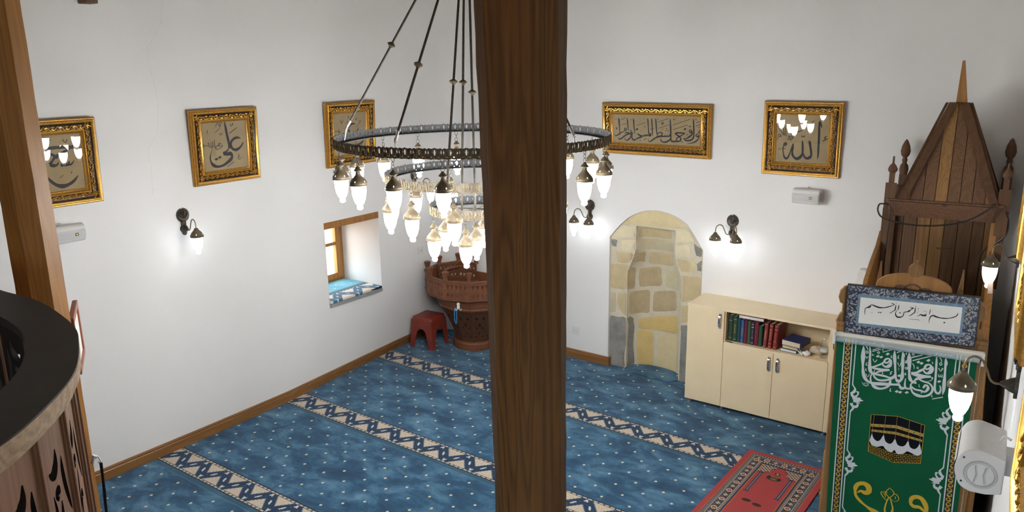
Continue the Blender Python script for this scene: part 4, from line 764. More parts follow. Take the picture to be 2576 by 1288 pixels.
def ring(Rr, zt, name):
    """pierced band: oval and drop-shaped openings, scalloped edge, raised tracery outside"""
    n = max(8, round(2*PI*Rr/.079)); n += n % 2; w = 2*PI*Rr/n; h = .056
    outer = [(0, .002), (w*.25, -.002), (w*.5, .002), (w*.75, -.002), (w, .002), (w, h-.008), (w*.88, h-.001), (w*.72, h-.005), (w*.5, h), (w*.28, h-.005), (w*.12, h-.001), (0, h-.008)]
    ell = lambda cx, cz, a, b, k=10: [(cx+a*cos(2*PI*i/k), cz+b*sin(2*PI*i/k)) for i in range(k)]
    holes = [ell(w*.5, h*.58, w*.07, h*.26), [(w*.36, h*.54), (w*.40, h*.62), (w*.36, h*.70)], [(w*.64, h*.54), (w*.64, h*.70), (w*.60, h*.62)], ell(w*.08, h*.60, w*.035, h*.17, 8), ell(w*.92, h*.60, w*.035, h*.17, 8), ell(w*.28, h*.2, w*.03, h*.05, 6), ell(w*.72, h*.2, w*.03, h*.05, 6)]
    P, T = fill2d(outer, holes)
    mb = MB(); tr = MB()
    for k in range(n):
        def cyl(x, z, r=Rr): a = (k*w+x)/Rr; return (r*cos(a), r*sin(a), zt-h-Z0+z)
        mb.add([cyl(*p) for p in P], T, 0); mb.add([cyl(*p, Rr-.0022) for p in P], [t[::-1] for t in T], 1)
        for lp in holes+[outer]:
            m_ = len(lp); mb.add([cyl(*p) for p in lp]+[cyl(*p, Rr-.0022) for p in lp], [(i, (i+1) % m_, m_+(i+1) % m_, m_+i) for i in range(m_)], 0)
        def tt(pts, r=.0017, cl=False): tr.tube([cyl(x, z, Rr+.0016) for x, z in pts], r, 4, 0, cl)
        tt(ell(w*.5, h*.55, w*.15, h*.45, 12), .0018, True)
        tt([(w*.02, h*.92), (w*.16, h*.60), (w*.17, h*.3), (w*.08, h*.06), (0, h*.02)]); tt([(w*.98, h*.92), (w*.84, h*.60), (w*.83, h*.3), (w*.92, h*.06), (w, h*.02)])
        tt([(w*.22, h*.05), (w*.2, h*.3), (w*.28, h*.45), (w*.35, h*.3), (w*.33, h*.05)]); tt([(w*.78, h*.05), (w*.8, h*.3), (w*.72, h*.45), (w*.65, h*.3), (w*.67, h*.05)])
    # flat flange inside the lower edge
    q = 72
    fl = MB()
    zb = zt-h-Z0
    vs = []
    for k in range(q):
        a = 2*PI*k/q
        for r, z in ((Rr-.001, zb+.004), (Rr-.030, zb+.004), (Rr-.030, zb), (Rr-.001, zb)): vs.append((r*cos(a), r*sin(a), z))
    fl.add(vs, [(k*4+j, k*4+(j+1) % 4, ((k+1) % q)*4+(j+1) % 4, ((k+1) % q)*4+j) for k in range(q) for j in range(4)])
    o = mb.build('ring', ['ring_out', 'ring_in'], ch, True, ang=30)
    tr.build('tracery', 'brass', o, True); fl.build('flange', 'ring_in', o, False)
    return o
TIERS = [(.80, 2.597, 18, .778, .3069, 2.377), (.522, 2.385, 12, .511, .4599, 2.170), (.268, 2.187, 6, .258, .9837, 1.980)]
lamp0 = None
def lamp_at(x, y, zrim, zhang, rot):
    global lamp0
    if lamp0 is None:
        lamp0 = cap_mesh(MB()).build('lamp', ['bronze', 'glow_knob'], ch, True)
        m = MB(); m.lathe(GLASS_P, 20); m.build('glass_shade', 'glow', lamp0)
        m = MB(); m.lathe(KNOB_P, 14); m.build('shade_knob', 'glow_knob', lamp0)
        m = MB(); link(m, (0, 0, .113), .014, .010, .0016, 0); link(m, (0, 0, .134), .012, .007, .0014, PI/2); link(m, (0, 0, .155), .014, .010, .0016, 0); m.build('chain', 'bronze_d', lamp0)
        o = lamp0
    else: o = copy_tree(lamp0, ch)
    o.location = (x, y, zrim-Z0); o.rotation_euler = (0, 0, rot)
for Rr, zt, N, Rl, ph, zr in TIERS:
    ring(Rr, zt, '')
    for k in range(N):
        a = ph+2*PI*k/N; lamp_at(Rl*cos(a), Rl*sin(a), zr, zt-.056, a+PI/2)
lamp_at(.02, -.02, 1.968, 2.13, .4)
# rods to the hub, each with a little double-cone knob
hub = 3.78-Z0
def rod(a, b, kt, r=.0068):
    m = MB(); m.tube([a, b], r, 8); o = m.build('rod', 'bronze_d', ch)
    A, B = Vector(a), Vector(b); d = (B-A).normalized(); p = A+(B-A)*kt
    u = d.cross(Vector((1, 0, .2))).normalized(); w = d.cross(u); m = MB(); vs = []
    pf = [(.006, -.016), (.011, -.012), (.017, -.006), (.023, -.002), (.024, .003), (.017, .009), (.008, .015), (.005, .018)]
    for rr, t in pf: vs += [p+d*t+(u*cos(2*PI*k/12)+w*sin(2*PI*k/12))*rr for k in range(12)]
    m.add(vs, [(i*12+k, i*12+(k+1) % 12, (i+1)*12+(k+1) % 12, (i+1)*12+k) for i in range(len(pf)-1) for k in range(12)] + [tuple(range(12)), tuple(range((len(pf)-1)*12, len(pf)*12))])
    m.build('rod_knob', 'bronze', o)
for dg, kt in ((207, .426), (279, .33), (351, .40), (100, .40)):
    a = math.radians(dg); e = (.79*cos(a), .79*sin(a), 2.60-Z0); t = (.035*cos(a), .035*sin(a), hub)
    E_, T_ = Vector(e), Vector(t); rod(tuple(E_+(T_-E_)*.055), t, (kt-.055)/.945)
    m = MB(); dv = (T_-E_); m.tube([E_-Vector((0, 0, .045)), E_+dv*.025], .0035, 6); m.tube([E_+dv*.02, E_+dv*.06], .0075, 8); link(m, tuple(E_+dv*.022), .013, .010, .0018, a); m.build('rod_end', 'chrome', ch)
for dg in (292, 352, 52):
    a = math.radians(dg); rod((.50*cos(a), .50*sin(a), 2.352-Z0), (.06*cos(a), .06*sin(a), hub), .382)
for x, y, kt in ((.026, -.16, .448), (.107, -.13, .414), (.17, .05, .43)): rod((x*.95, y*.95, 2.165-Z0), (x*.2, y*.2, hub), kt)
m = MB()
for a, b in (((.026, -.16), (-.02, .16)), ((.107, -.13), (-.10, .13)), ((.17, .05), (-.17, -.05))):
    l = math.hypot(a[0]-b[0], a[1]-b[1]); ux, uy = (a[0]-b[0])/l, (a[1]-b[1])/l
    m.tube([(-ux*.262, -uy*.262, 2.150-Z0), (ux*.262, uy*.262, 2.150-Z0)], .005, 6)
m.build('cross_bar', 'bronze_d', ch)
m = MB(); m.lathe([(.02, hub-.05), (.055, hub-.02), (.06, hub+.01), (.03, hub+.05), (.012, hub+.09), (.012, H-Z0-.05), (.06, H-Z0-.03), (.07, H-Z0-.001)], 16); m.build('hub', 'bronze_d', ch)

def sconce(label, loc_, rz, arms, grp='brass wall lamps', plate_m='bronze_d', reach=.155):
    """shell-shaped back plate, S-curved arms, bell caps over lit glasses; wall at y=0, room at -y"""
    t = thing('wall_lamp', label, 'wall lamp', loc_, rz, grp)
    m = MB()
    pts = [(.052*sin(a), .052*cos(a)*1.08+.062) for a in [2*PI*k/24 for k in range(24)] if not (2.75 < a < 3.53)]
    pts += [(-.020, .002), (-.018, -.02), (-.030, -.035), (-.032, -.055), (-.020, -.075), (-.014, -.092), (0, -.10), (.014, -.092), (.020, -.075), (.032, -.055), (.030, -.035), (.018, -.02), (.020, .002)][::1]
    P, T = fill2d(pts)
    m.plate(pts, (), 0, -.012)
    m.lathe([(.050, .010), (.044, .017), (.030, .014), (.001, .020)], 20, (0, 0, .062), 0, 'Y')
    for k in range(9):                    # scallop ribs
        a = math.radians(-64+16*k); m.tube([(.006*sin(a), -.020, .035+.006*cos(a)), (.026*sin(a), -.024, .045+.03*cos(a)), (.046*sin(a), -.013, .058+.048*cos(a))], [.003, .0042, .0025], 5)
    m.lathe([(.026, .0), (.031, .012), (.026, .026), (.017, .040), (.010, .055), (.007, .060)], 16, (0, 0, -.048), 0, 'Y')
    m.build('back_plate', plate_m, t)
    for az in arms:                       # direction of the arm in the wall's plan, 0 = straight out
        a = math.radians(az); dx, dy = sin(a), -cos(a)
        def q(s, z): return (dx*s*reach/.155, -.05+dy*s*reach/.155 if az == 0 else -.045+dy*s*reach/.155, z)
        arm = cr([q(.005, -.050), q(.03, -.052), q(.05, -.038), q(.068, .000), q(.09, .032), q(.122, .040), q(.148, .022), q(.155, -.012), q(.155, -.030)], 4)
        m = MB(); m.tube(arm, .0042, 7); m.build('arm', 'brass', t)
        e = q(.155, -.094)
        m = MB(); cap_mesh(m, 0, 1.06, False); cap = m.build('lamp_cap', ['bronze', 'glow_knob'], t); cap.location = e
        m = MB(); m.lathe([(r*1.06, z*1.06) for r, z in GLASS_P], 20); m.build('glass_shade', 'glow_s', cap)
        m = MB(); m.lathe([(r*1.06, z*1.06) for r, z in KNOB_P], 14); m.build('shade_knob', 'glow_knob', cap)
    return t
sconce('single brass lamp on the left wall below the slanting calligraphy', (.0, -3.228, 1.813), RZL, [0], reach=.122)
sconce('brass lamp on the left wall near the corner, hidden by the chandelier', (.0, -.60, 1.80), RZL, [10])
sconce('two-armed brass lamp on the front wall left of the niche, beside the post', (1.772, 0, 1.56), 0, [-42, 34], reach=.14)
sconce('two-armed brass lamp on the front wall right of the stone niche', (3.215, 0, 1.56), 0, [-40, 40], reach=.145)
sconce('brass lamp on the right wall in front of the green banner', rwall(-3.27, 0, 1.852), RZR, [0], reach=.130)
sconce('brass lamp on the right wall beside the tall pulpit back', rwall(-1.10, 0, 1.855), RZR, [30], reach=.115)

# ================================================================== small wall things
def speaker(label, loc_, rz, grp='white wall speakers', rx=0.):
    t = thing('wall_speaker', label, 'speaker', loc_, rz, grp); t.rotation_euler = (rx, 0, rz)
    w, h, d = .215, .125, .125
    prof = [(-.012, -h/2+.010), (-.05, -h/2+.001), (-.085, -h/2)] + [tuple(q) for q in cr([(-.085, -h/2), (-.108, -h/2+.010), (-.121, -.030), (-.127, -.004), (-.124, .024), (-.112, h/2-.014), (-.092, h/2-.002), (-.075, h/2)], 3)][1:] + [(-.04, h/2-.008), (-.012, h/2-.018)]
    m = MB(); m.hexa([(-w/2, y, z) for y, z in prof], [(w/2, y, z) for y, z in prof]); m.build('body', 'white_pl', t, True, .004, ang=40)
    m = MB(); g = [(-.1262, -.038), (-.1285, -.018), (-.1300, .01), (-.1255, .026)]
    x0, x1 = -w/2+.006, w/2-.006; vs = [(x, y, z) for y, z in g for x in (x0, x1)]
    m.add(vs, [(2*i, 2*i+1, 2*i+3, 2*i+2) for i in range(3)]); m.build('grille', 'grey_gr', t, False)
    m = MB(); m.box(w/2-.075, w/2-.055, -.1315, -.127, -.016, .004); b = m.build('badge', 'black', t, False)
    m = MB(); m.box(w/2-.070, w/2-.060, -.1322, -.1314, -.011, -.001); m.build('badge_mark', 'gold', b, False)
    for sx in (-1, 1):
        m = MB(); ring_ = [(sx*(w/2+.001), -.065+.036*cos(2*PI*k/24), -.006+.036*sin(2*PI*k/24)) for k in range(24)]
        m.tube(ring_, .0045, 6, 0, True); m.tube([(sx*(w/2+.001), -.078, -.03), (sx*(w/2+.002), -.073, -.006), (sx*(w/2+.001), -.078, .018)], .003, 5); m.tube([(sx*(w/2+.001), -.052, -.03), (sx*(w/2+.002), -.057, -.006), (sx*(w/2+.001), -.052, .018)], .003, 5)
        m.build('swivel_ring', 'grey_gr', t)
        m = MB()
        for z in (-.035, .035): m.lathe([(.003, w/2+.0006), (.003, w/2+.0014)], 8, (0, -.108, z), 0, 'X') if sx > 0 else m.lathe([(.003, -w/2-.0014), (.003, -w/2-.0006)], 8, (0, -.108, z), 0, 'X')
        m.build('screw', 'chrome', t)
    m = MB(); m.box(-.03, .03, -.02, .018, -.03, .03); m.tube([(-.012, -.03, h/2-.016), (-.01, -.02, h/2+.006), (.0, -.004, h/2+.002)], .004, 6); m.build('wall_mount', 'white_pl', t)
    return t
speaker('white speaker on the front wall below the square frame', (3.845, 0, 1.905), 0)
speaker('white speaker on the left wall, half hidden by the golden post', (0, -4.13, 1.90), RZL)
sp = speaker('large-looking white speaker at the lower right, side face towards us', rwall(-3.93, .020, 1.800), RZR); sp.scale = (1.1, 1.1, 1.1)
def outlet(name, label, cat, loc_, rz, kind):
    t = thing(name, label, cat, loc_, rz)
    m = MB(); m.box(-.041, .041, -.009, 0, -.041, .041); m.build('plate', 'white_pl', t, False, .003)
    if kind == 'socket':
        m = MB(); m.lathe([(.026, .0085), (.0255, .0115), (.0215, .0115), (.021, .0095), (.0005, .0093)], 24, (0, 0, 0), 0, 'Y'); m.build('insert', 'white_pl', t)
        m = MB()
        for x in (-.0095, .0095): m.lathe([(.0028, .0093), (.0028, .0102)], 10, (x, 0, 0), 0, 'Y')
        m.build('pin_hole', 'black', t)
    else:
        m = MB(); m.box(-.027, .027, -.0125, -.008, -.027, .027); m.build('rocker', 'white_pl', t, False, .002)
        m = MB(); m.box(-.012, .012, -.0132, -.012, -.012, .012); m.build('insert', 'grey_gr', t, False)
outlet('wall_socket', 'white wall socket low on the front wall beside the thick post', 'socket', (1.617, 0, .298), 0, 'socket')
outlet('wall_switch', 'white switch plate on the left wall above the wooden chair pulpit', 'switch', (.0, -.55, 1.046), RZL, 'switch')
# white box and dark panel beside the tall pulpit
m = MB(); m.plate([(-.055, -.10), (.055, -.10), (.058, -.01), (.048, .03), (.01, .05), (-.03, .045), (-.048, .02)], (), 0, -.09)
o = m.build('white_box', 'white_pl', None, True, .012); o.location = (4.325, -.002, 1.31)
tag(o, 'white rounded plastic box peeking out beside the tall pulpit, above the cabinet', 'box')
m = MB(); m.box(-.018, .018, -.05, 0, -.14, .14); o = m.build('dark_panel', 'black', None, False, .004); o.location = (4.405, -.002, 1.36)
tag(o, 'narrow black panel between the white box and the tall pulpit', 'panel')

# ================================================================== cream cabinet and what stands in it
CX0, CX1, CYF, CYB, CZ0, CZ1 = 2.992, 4.465, -.372, -.004, .040, .930
cab = thing('cabinet', 'low cream cabinet with chrome handles and an open book shelf', 'cabinet', ((CX0+CX1)/2, -.19, 0))
def cl(x, y, z): return (x-(CX0+CX1)/2, y+.19, z)
def cbox(m, x0, x1, y0, y1, z0, z1):
    a, b = cl(x0, y0, z0), cl(x1, y1, z1); m.box(a[0], b[0], a[1], b[1], a[2], b[2])
F0 = CYF+.018
X1_, X2_, X3_ = 3.325, 4.192, 3.757
m = MB()
cbox(m, CX0, CX0+.018, F0, CYB, CZ0, CZ1-.020); cbox(m, CX1-.018, CX1, F0, CYB, CZ0, CZ1-.020)
cbox(m, X1_-.009, X1_+.009, F0, CYB-.01, CZ0+.018, CZ1-.02); cbox(m, X2_-.009, X2_+.009, F0, CYB-.01, CZ0+.018, CZ1-.02)
cbox(m, CX0+.018, CX1-.018, F0, CYB, CZ0, CZ0+.018); cbox(m, CX0+.018, CX1-.018, CYB-.010, CYB, CZ0+.018, CZ1-.02)
m.build('body', 'cream', cab, False)
m = MB(); cbox(m, CX0-.003, CX1+.003, CYF-.004, CYB, CZ1-.019, CZ1); m.build('top_panel', 'cream', cab, False, .0015)
m = MB(); cbox(m, X1_+.0095, X2_-.0095, F0-.017, CYB-.011, .622, .640); m.build('shelf', 'cream', cab, False, .001)
def handle(d, hx, z0, z1):
    m = MB(); m.box(hx-.010, hx+.010, -.004, 0, z0, z0+.016); m.box(hx-.010, hx+.010, -.004, 0, z1-.016, z1)
    P = cr([(z0+.006, .003), (z0+.02, .016), ((z0+z1)/2, .026), (z1-.02, .016), (z1-.006, .003)], 5); vs = []
    for z, y in P: vs += [(hx-.0085, -y, z), (hx+.0085, -y, z), (hx+.0085, -y-.004, z), (hx-.0085, -y-.004, z)]
    k = len(P); m.add(vs, [(i*4+j, i*4+(j+1) % 4, (i+1)*4+(j+1) % 4, (i+1)*4+j) for i in range(k-1) for j in range(4)]+[(0, 1, 2, 3), (4*k-4, 4*k-3, 4*k-2, 4*k-1)])
    h = m.build('handle', 'chrome', d, True, ang=40); h['label'] = 'curved chrome handle'
for x0, x1, z0, z1, hx, ha, hb in ((CX0, X1_-.0015, CZ0, CZ1-.020, 3.288, .752, .882), (X1_+.0015, X3_-.0015, CZ0, .632, 3.726, .462, .590), (X3_+.0015, X2_-.0015, CZ0, .632, 3.797, .462, .590), (X2_+.0015, CX1, CZ0, CZ1-.020, 4.232, .752, .882)):
    m = MB(); xc = (x0+x1)/2; m.box(x0-xc, x1-xc, 0, .0165, z0, z1); d = m.build('door', 'cream', cab, False, .0015)
    d.location = cl(xc, CYF, 0); handle(d, hx-xc, ha, hb)
for x in (3.03, X1_, X2_, 4.43):
    for y in (-.335, -.05):
        m = MB(); m.lathe([(.019, .001), (.021, .004), (.016, .010), (.015, .030), (.022, .034), (.022, .0395)], 14); o = m.build('leg', 'chrome', cab); o.location = cl(x, y, 0)
# books
BOOKC = {}
def bookmat(c):
    if c not in BOOKC: BOOKC[c] = plain('book_cover', c, .5, var=.12)
    return BOOKC[c]
M['pages'] = plain('book_pages', (.62, .54, .38), .8, var=.1, vscale=200)
M['book_gilt'] = plain('gilt_lettering', (.55, .38, .10), .4, .5)
def book(label, cover, w, h, d, loc_, rz=0., ry=0., rx=0., bands=(), grp='books standing on the cabinet shelf', pages='pages', text=0):
    """spine faces -y, book stands on z=0"""
    t = thing('book', label, 'book', loc_, rz, grp); t.rotation_euler = (rx, ry, rz)
    m = MB(); th = .0032
    m.box(-w/2, -w/2+th, .003, d, 0, h); m.box(w/2-th, w/2, .003, d, 0, h)
    sp_ = [(-w/2, .004), (-w/2+.0015, .001), (-w*.2, -.003), (w*.2, -.003), (w/2-.0015, .001), (w/2, .004), (w/2-th, .006), (-w/2+th, .006)]
    m.hexa([(x, y, 0) for x, y in sp_], [(x, y, h) for x, y in sp_])
    for z, a in bands: m.box(-w*.36, w*.36, -.0042, -.0026, h*z, h*(z+a), 1)
    for k in range(text):
        z = h*(.34+.36*k/max(1, text)); m.box(-w*.18+.001*(k % 2), w*.16-.0012*(k % 3), -.0040, -.0026, z, z+h*.018, 1)
    m.build('cover', [bookmat(cover), 'book_gilt'], t, False)
    m = MB(); m.box(-w/2+th, w/2-th, .006, d-.004, .003, h-.003); m.build('page_block', pages, t, False)
    return t
SH = .6405; yb = -.318
G1, G2, TE, BL, MA, NV, RD = (.022, .055, .035), (.025, .065, .042), (.012, .06, .07), (.05, .10, .30), (.13, .014, .024), (.018, .022, .075), (.20, .022, .025)
rows_ = [('dark green book at the left end of the shelf row', G1, .044, .228, .165, 0.02, [(.12, .02), (.8, .02)], 0), ('dark green book with pale lettering, second from the left', G2, .040, .228, .165, .02, [(.08, .02), (.86, .02)], 8),
        ('dark teal book left of the light blue one', TE, .032, .215, .16, .03, [], 0), ('light blue book in the shelf row', BL, .030, .205, .16, .03, [(.1, .01)], 9), ('maroon book right of the light blue one', MA, .030, .205, .16, .02, [], 0),
        ('green book between two maroon ones', (.035, .085, .05), .031, .205, .16, .02, [], 0), ('navy book with gilt bands on its spine', NV, .032, .203, .16, .02, [(.08, .03), (.3, .02), (.75, .05), (.88, .03)], 5), ('thicker maroon book right of the navy one', (.15, .016, .03), .038, .208, .16, .02, [], 0),
        ('green book with a rounded spine beside the red volumes', (.015, .07, .04), .034, .180, .15, .03, [], 0)]
x = X1_+.016
for lb, c, w, h, d, ln, bd, tx in rows_:
    w *= .935
    x += w/2; book(lb, c, w*.93, h, d, (x, yb, SH), 0, 0, 0, bd, text=tx); x += w/2+.0008
x += .004
for lb, c, w, h, ry, bd, tx in (('red book with gilt spine, first of the three red volumes', (.22, .035, .045), .036, .220, .045, [(.05, .02), (.93, .02)], 12), ('red book with gilt spine, middle of the three red volumes', (.21, .024, .028), .036, .218, .05, [(.05, .03), (.2, .02), (.75, .02), (.9, .03)], 10), ('red book with gilt spine, right of the three red volumes', (.20, .018, .024), .040, .216, .055, [(.06, .02), (.3, .015), (.8, .02), (.93, .02)], 5)):
    w *= .93; x += w/2+.002; book(lb, c, w*.92, h, .165, (x-.5*math.sin(ry)*0, yb-.004, SH+abs(sin(ry))*w*.5), -.10, ry, 0, bd, text=tx); x += w/2+.005
def flatbook(label, cover, w, l, hgt, loc_, rz, pages='pages', grp='books lying on the cabinet shelf'):
    t = thing('book', label, 'book', loc_, rz, grp)
    m = MB(); th = .003
    m.box(-w/2, w/2, 0, l, 0, th); m.box(-w/2, w/2, 0, l, hgt-th, hgt); m.box(w/2-.004, w/2, 0, l, th, hgt-th)
    m.build('cover', bookmat(cover), t, False, .001); m = MB(); m.box(-w/2+.003, w/2-.004, .003, l-.003, th, hgt-th); m.build('page_block', pages, t, False)
M['white_pages'] = plain('white_pages', (.66, .66, .66), .7, var=.06, vscale=150)
flatbook('white booklet with a maroon cover lying on top of the upright books', (.20, .03, .05), .215, .15, .030, (3.548, -.352, .8695), 0, 'white_pages')
flatbook('dark green covered white booklet at the bottom of the small stack', (.02, .07, .06), .135, .15, .026, (3.862, -.325, SH), -.06, 'white_pages')
flatbook('ochre-paged book in the middle of the small stack', (.10, .05, .03), .135, .15, .034, (3.872, -.322, SH+.0265), -.10)
flatbook('large navy blue book on top of the small stack', (.022, .035, .13), .160, .185, .046, (3.884, -.345, SH+.061), -.16)
m = MB(); m.tube([(0, 0, .005), (.04, -.006, .006), (.055, -.004, .005)], [.004, .005, .004], 6); o = m.build('pen', 'black'); o.location = (3.352, -.362, SH)
tag(o, 'short dark pen lying on the shelf in front of the green books', 'pen')
m = MB()      # crumpled white mask
R2 = random.Random(4)
def blob(m, c, rx, ry, rz, amp, n=18, k=12, mi=0):
    ph = [R2.uniform(0, 6) for _ in range(6)]; vs = []
    for j in range(k+1):
        th = PI*j/k
        for i in range(n):
            f = 2*PI*i/n; r = 1+amp*(sin(3*f+ph[0]+2*th)+sin(5*f+ph[1]-3*th)*.6+sin(2*f+4*th+ph[2])*.7)
            vs.append((c[0]+rx*r*sin(th)*cos(f), c[1]+ry*r*sin(th)*sin(f), max(.0008, c[2]+rz*r*cos(th))))
    m.add(vs, [(j*n+i, j*n+(i+1) % n, (j+1)*n+(i+1) % n, (j+1)*n+i) for j in range(k) for i in range(n)], mi)
blob(m, (.022, 0, .020), .032, .028, .022, .10); m.tube([(-.02, 0, .02), (-.04, .01, .04), (-.035, .02, .052), (-.015, .015, .035)], .003, 5); m.tube([(-.005, -.02, .01), (-.045, -.01, .03), (-.04, .01, .045)], [.008, .006, .004], 6)
o = m.build('crumpled_mask', 'white_pl'); o.location = (3.985, -.315, SH); tag(o, 'crumpled white cloth mask on the shelf right of the book stack', 'mask')
M['pouch'] = plain('cream_cloth', (.52, .45, .34), .8, var=.15)
m = MB(); blob(m, (0, 0, .034), .060, .036, .036, .07); o = m.build('cloth_pouch', 'pouch'); o.location = (4.062, -.24, SH); tag(o, 'bundled cream cloth pouch lying on the shelf behind the mask', 'pouch')
bt = thing('water_bottle', 'empty clear plastic bottle at the right end of the open shelf', 'bottle', (4.130, -.285, SH))
m = MB(); m.lathe([(.024, .001), (.026, .005), (.025, .02), (.0265, .024), (.025, .03), (.0265, .036), (.026, .08), (.0275, .10), (.024, .118), (.014, .145), (.0115, .15), (.0115, .158)], 18); m.build('body', 'bottle', bt)
M['label_w'] = plain('white_bottle_label', (.7, .74, .76), .5, var=.2, vscale=60)
m = MB(); m.lathe([(.0268, .052), (.0268, .082)], 18); m.build('label_band', 'label_w', bt)
m = MB(); m.lathe([(.0125, .159), (.0135, .161), (.0135, .171), (.0005, .172)], 14); m.build('bottle_cap', 'white_pl', bt)

# ================================================================== red plastic stool
stl = thing('plastic_stool', 'low red-brown plastic stool beside the wooden chair pulpit', 'stool', (.085, -.56, 0), math.radians(5))
m = MB(); w = .128; hS = .345; w2 = .15
def rr(w, r, n=5): return [(sx*(w-r)+r*cos(a), sy*(w-r)+r*sin(a)) for sx, sy, a0 in ((1, 1, 0), (-1, 1, PI/2), (-1, -1, PI), (1, -1, 1.5*PI)) for a in [a0+PI/2*k/n for k in range(n+1)]]
A, B, Cc = rr(w-.012, .02), rr(w, .03), rr(w+.004, .03); n = len(A)
m.add([(x, y, hS) for x, y in A]+[(x, y, hS-.006) for x, y in B]+[(x, y, hS-.035) for x, y in Cc]+[(x*.96, y*.96, hS-.035) for x, y in Cc], [tuple(range(n))]+[(r*n+i, r*n+(i+1) % n, (r+1)*n+(i+1) % n, (r+1)*n+i) for r in range(3) for i in range(n)])
m.build('seat', 'stool', stl, True, ang=50)
m = MB()                                  # apron with arched openings between the legs, on four sides
for k in range(4):
    a = k*PI/2
    out = [(-w-.002, hS-.034), (-w2, .0), (-w2+.055, .0), (-w2+.068, .10), (-.055, .185), (-.03, .212), (0, .220), (.03, .212), (.055, .185), (w2-.068, .10), (w2-.055, .0), (w2, .0), (w+.002, hS-.034)]
    def mp(x, y, z, a=a): s = w+.002+(w2-w)*(1-z/hS)-y; X, Y = rotxy(x, -s, a); return (X, Y, z)
    if k == 0: legs = []
    m2 = MB(); m2.plate(out, (), 0, .006, mp); m2.build('leg_side', 'stool', stl, False)
# ================================================================== carved chair pulpit (kursu) in the corner
kc = Vector((.485, -.250, 0))
ku = thing('preaching_chair', 'carved octagonal wooden preaching chair in the corner behind the red stool', 'pulpit', tuple(kc))
cd = Vector((-.634*-1, -.773, 0)); ce = Vector((.773, .634, 0))
def kp(r, th, z, cl_=True):
    p = kc + cd*r*cos(th) + ce*r*sin(th)
    if cl_:
        q = p.copy()
        for s in range(60):                 # keep clear of the walls and of their rounded corner
            x0 = xl(q.y, z)+.022; a = max(0., q.x-x0)/.25; b = max(0., -q.y-.022)/.25
            if q.x >= x0 and q.y <= -.022 and math.sqrt(a)+math.sqrt(b) >= 1.: break
            q = kc + (p-kc)*(1-(s+1)/70.)
        p = q
    return (p.x-kc.x, p.y-kc.y, z)
TH = [math.radians(-6+30*k) for k in range(12)]
def prism(m, prof, mi=0, sides=TH):
    n = len(sides); m.add([kp(r, t, z) for r, z in prof for t in sides], [(j*n+i, j*n+(i+1) % n, (j+1)*n+(i+1) % n, (j+1)*n+i) for j in range(len(prof)-1) for i in range(n)]+[tuple(range(n))[::-1], tuple(range((len(prof)-1)*n, len(prof)*n))], mi)
TH24 = [math.radians(-6+15*k) for k in range(24)]
m = MB(); prism(m, [(.245, .001), (.248, .02), (.245, .06), (.25, .068), (.240, .085), (.228, .092)], 0, TH24); m.build('base', 'kursu', ku, True)
# body staves flaring upwards, shade of the drop-shaped cut-outs painted on as dark patches
m = MB(); nst = 12
prof = [(.222, .092), (.235, .15), (.27, .25), (.315, .35), (.362, .44), (.395, .485)]
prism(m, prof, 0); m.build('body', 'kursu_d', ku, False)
m = MB(); prism(m, [(.400, .485), (.405, .50), (.402, .515), (.415, .53), (.440, .60), (.452, .625)], 0); m.build('flared_collar', 'kursu', ku, False)
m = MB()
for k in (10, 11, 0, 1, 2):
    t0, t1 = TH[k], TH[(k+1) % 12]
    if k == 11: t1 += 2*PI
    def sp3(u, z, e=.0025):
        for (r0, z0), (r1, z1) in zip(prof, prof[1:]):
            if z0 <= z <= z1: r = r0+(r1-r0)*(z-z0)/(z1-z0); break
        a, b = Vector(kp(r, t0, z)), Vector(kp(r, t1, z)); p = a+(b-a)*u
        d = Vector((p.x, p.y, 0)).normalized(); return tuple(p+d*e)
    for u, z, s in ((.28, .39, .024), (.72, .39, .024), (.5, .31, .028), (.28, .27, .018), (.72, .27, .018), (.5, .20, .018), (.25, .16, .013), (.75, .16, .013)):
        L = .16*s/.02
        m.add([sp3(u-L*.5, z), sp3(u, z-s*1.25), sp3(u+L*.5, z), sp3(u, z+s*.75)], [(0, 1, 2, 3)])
M['hole_shade'] = plain('painted_opening_shade', (.012, .007, .005), .9)
m.build('opening_shade', 'hole_shade', ku, False)
# parapet: twelve pierced boards round the seat, open at the right rear
Z0K, Z1K = .640, .835
for k in (6, 7, 8, 9, 10, 11, 0, 1, 2):
    t0, t1 = TH[k], TH[(k+1) % 12]+(2*PI if k == 11 else 0)
    a, b = Vector(kp(.53, t0, .72)), Vector(kp(.53, t1, .72)); a.z = b.z = 0; L = (b-a).length
    if L < .07: continue
    u = (b-a)/L; nrm = Vector((-(a+b).x, -(a+b).y, 0)).normalized()
    def mp(x, y, z, a=a, u=u, nrm=nrm): p = a+u*x+nrm*y; return (p.x, p.y, z)
    holes = []; nh = max(2, round(L/.05)); st = (L-.03)/nh
    for j in range(nh):
        c = .015+st*(j+.5)
        holes.append([(c-.019, .802), (c, .748), (c+.019, .802), (c+.007, .799), (c-.007, .799)])
        holes.append([(c, .672), (c+.010, .684), (c+.016, .698), (c+.010, .704), (c, .715), (c-.010, .704), (c-.016, .698), (c-.010, .684)])
    m = MB(); m.plate([(0, Z0K), (L, Z0K), (L, Z1K), (0, Z1K)], holes, 0, .016, mp); m.build('parapet_board', 'kursu', ku, False)
    m = MB()
    for z0, z1, e in ((.636, .650, .007), (.726, .736, .006), (.829, .841, .009)):
        m.hexa([mp(0, -e, z0), mp(L, -e, z0), mp(L, .024, z0), mp(0, .024, z0)], [mp(0, -e, z1), mp(L, -e, z1), mp(L, .024, z1), mp(0, .024, z1)])
    m.build('parapet_moulding', 'kursu', ku, False)
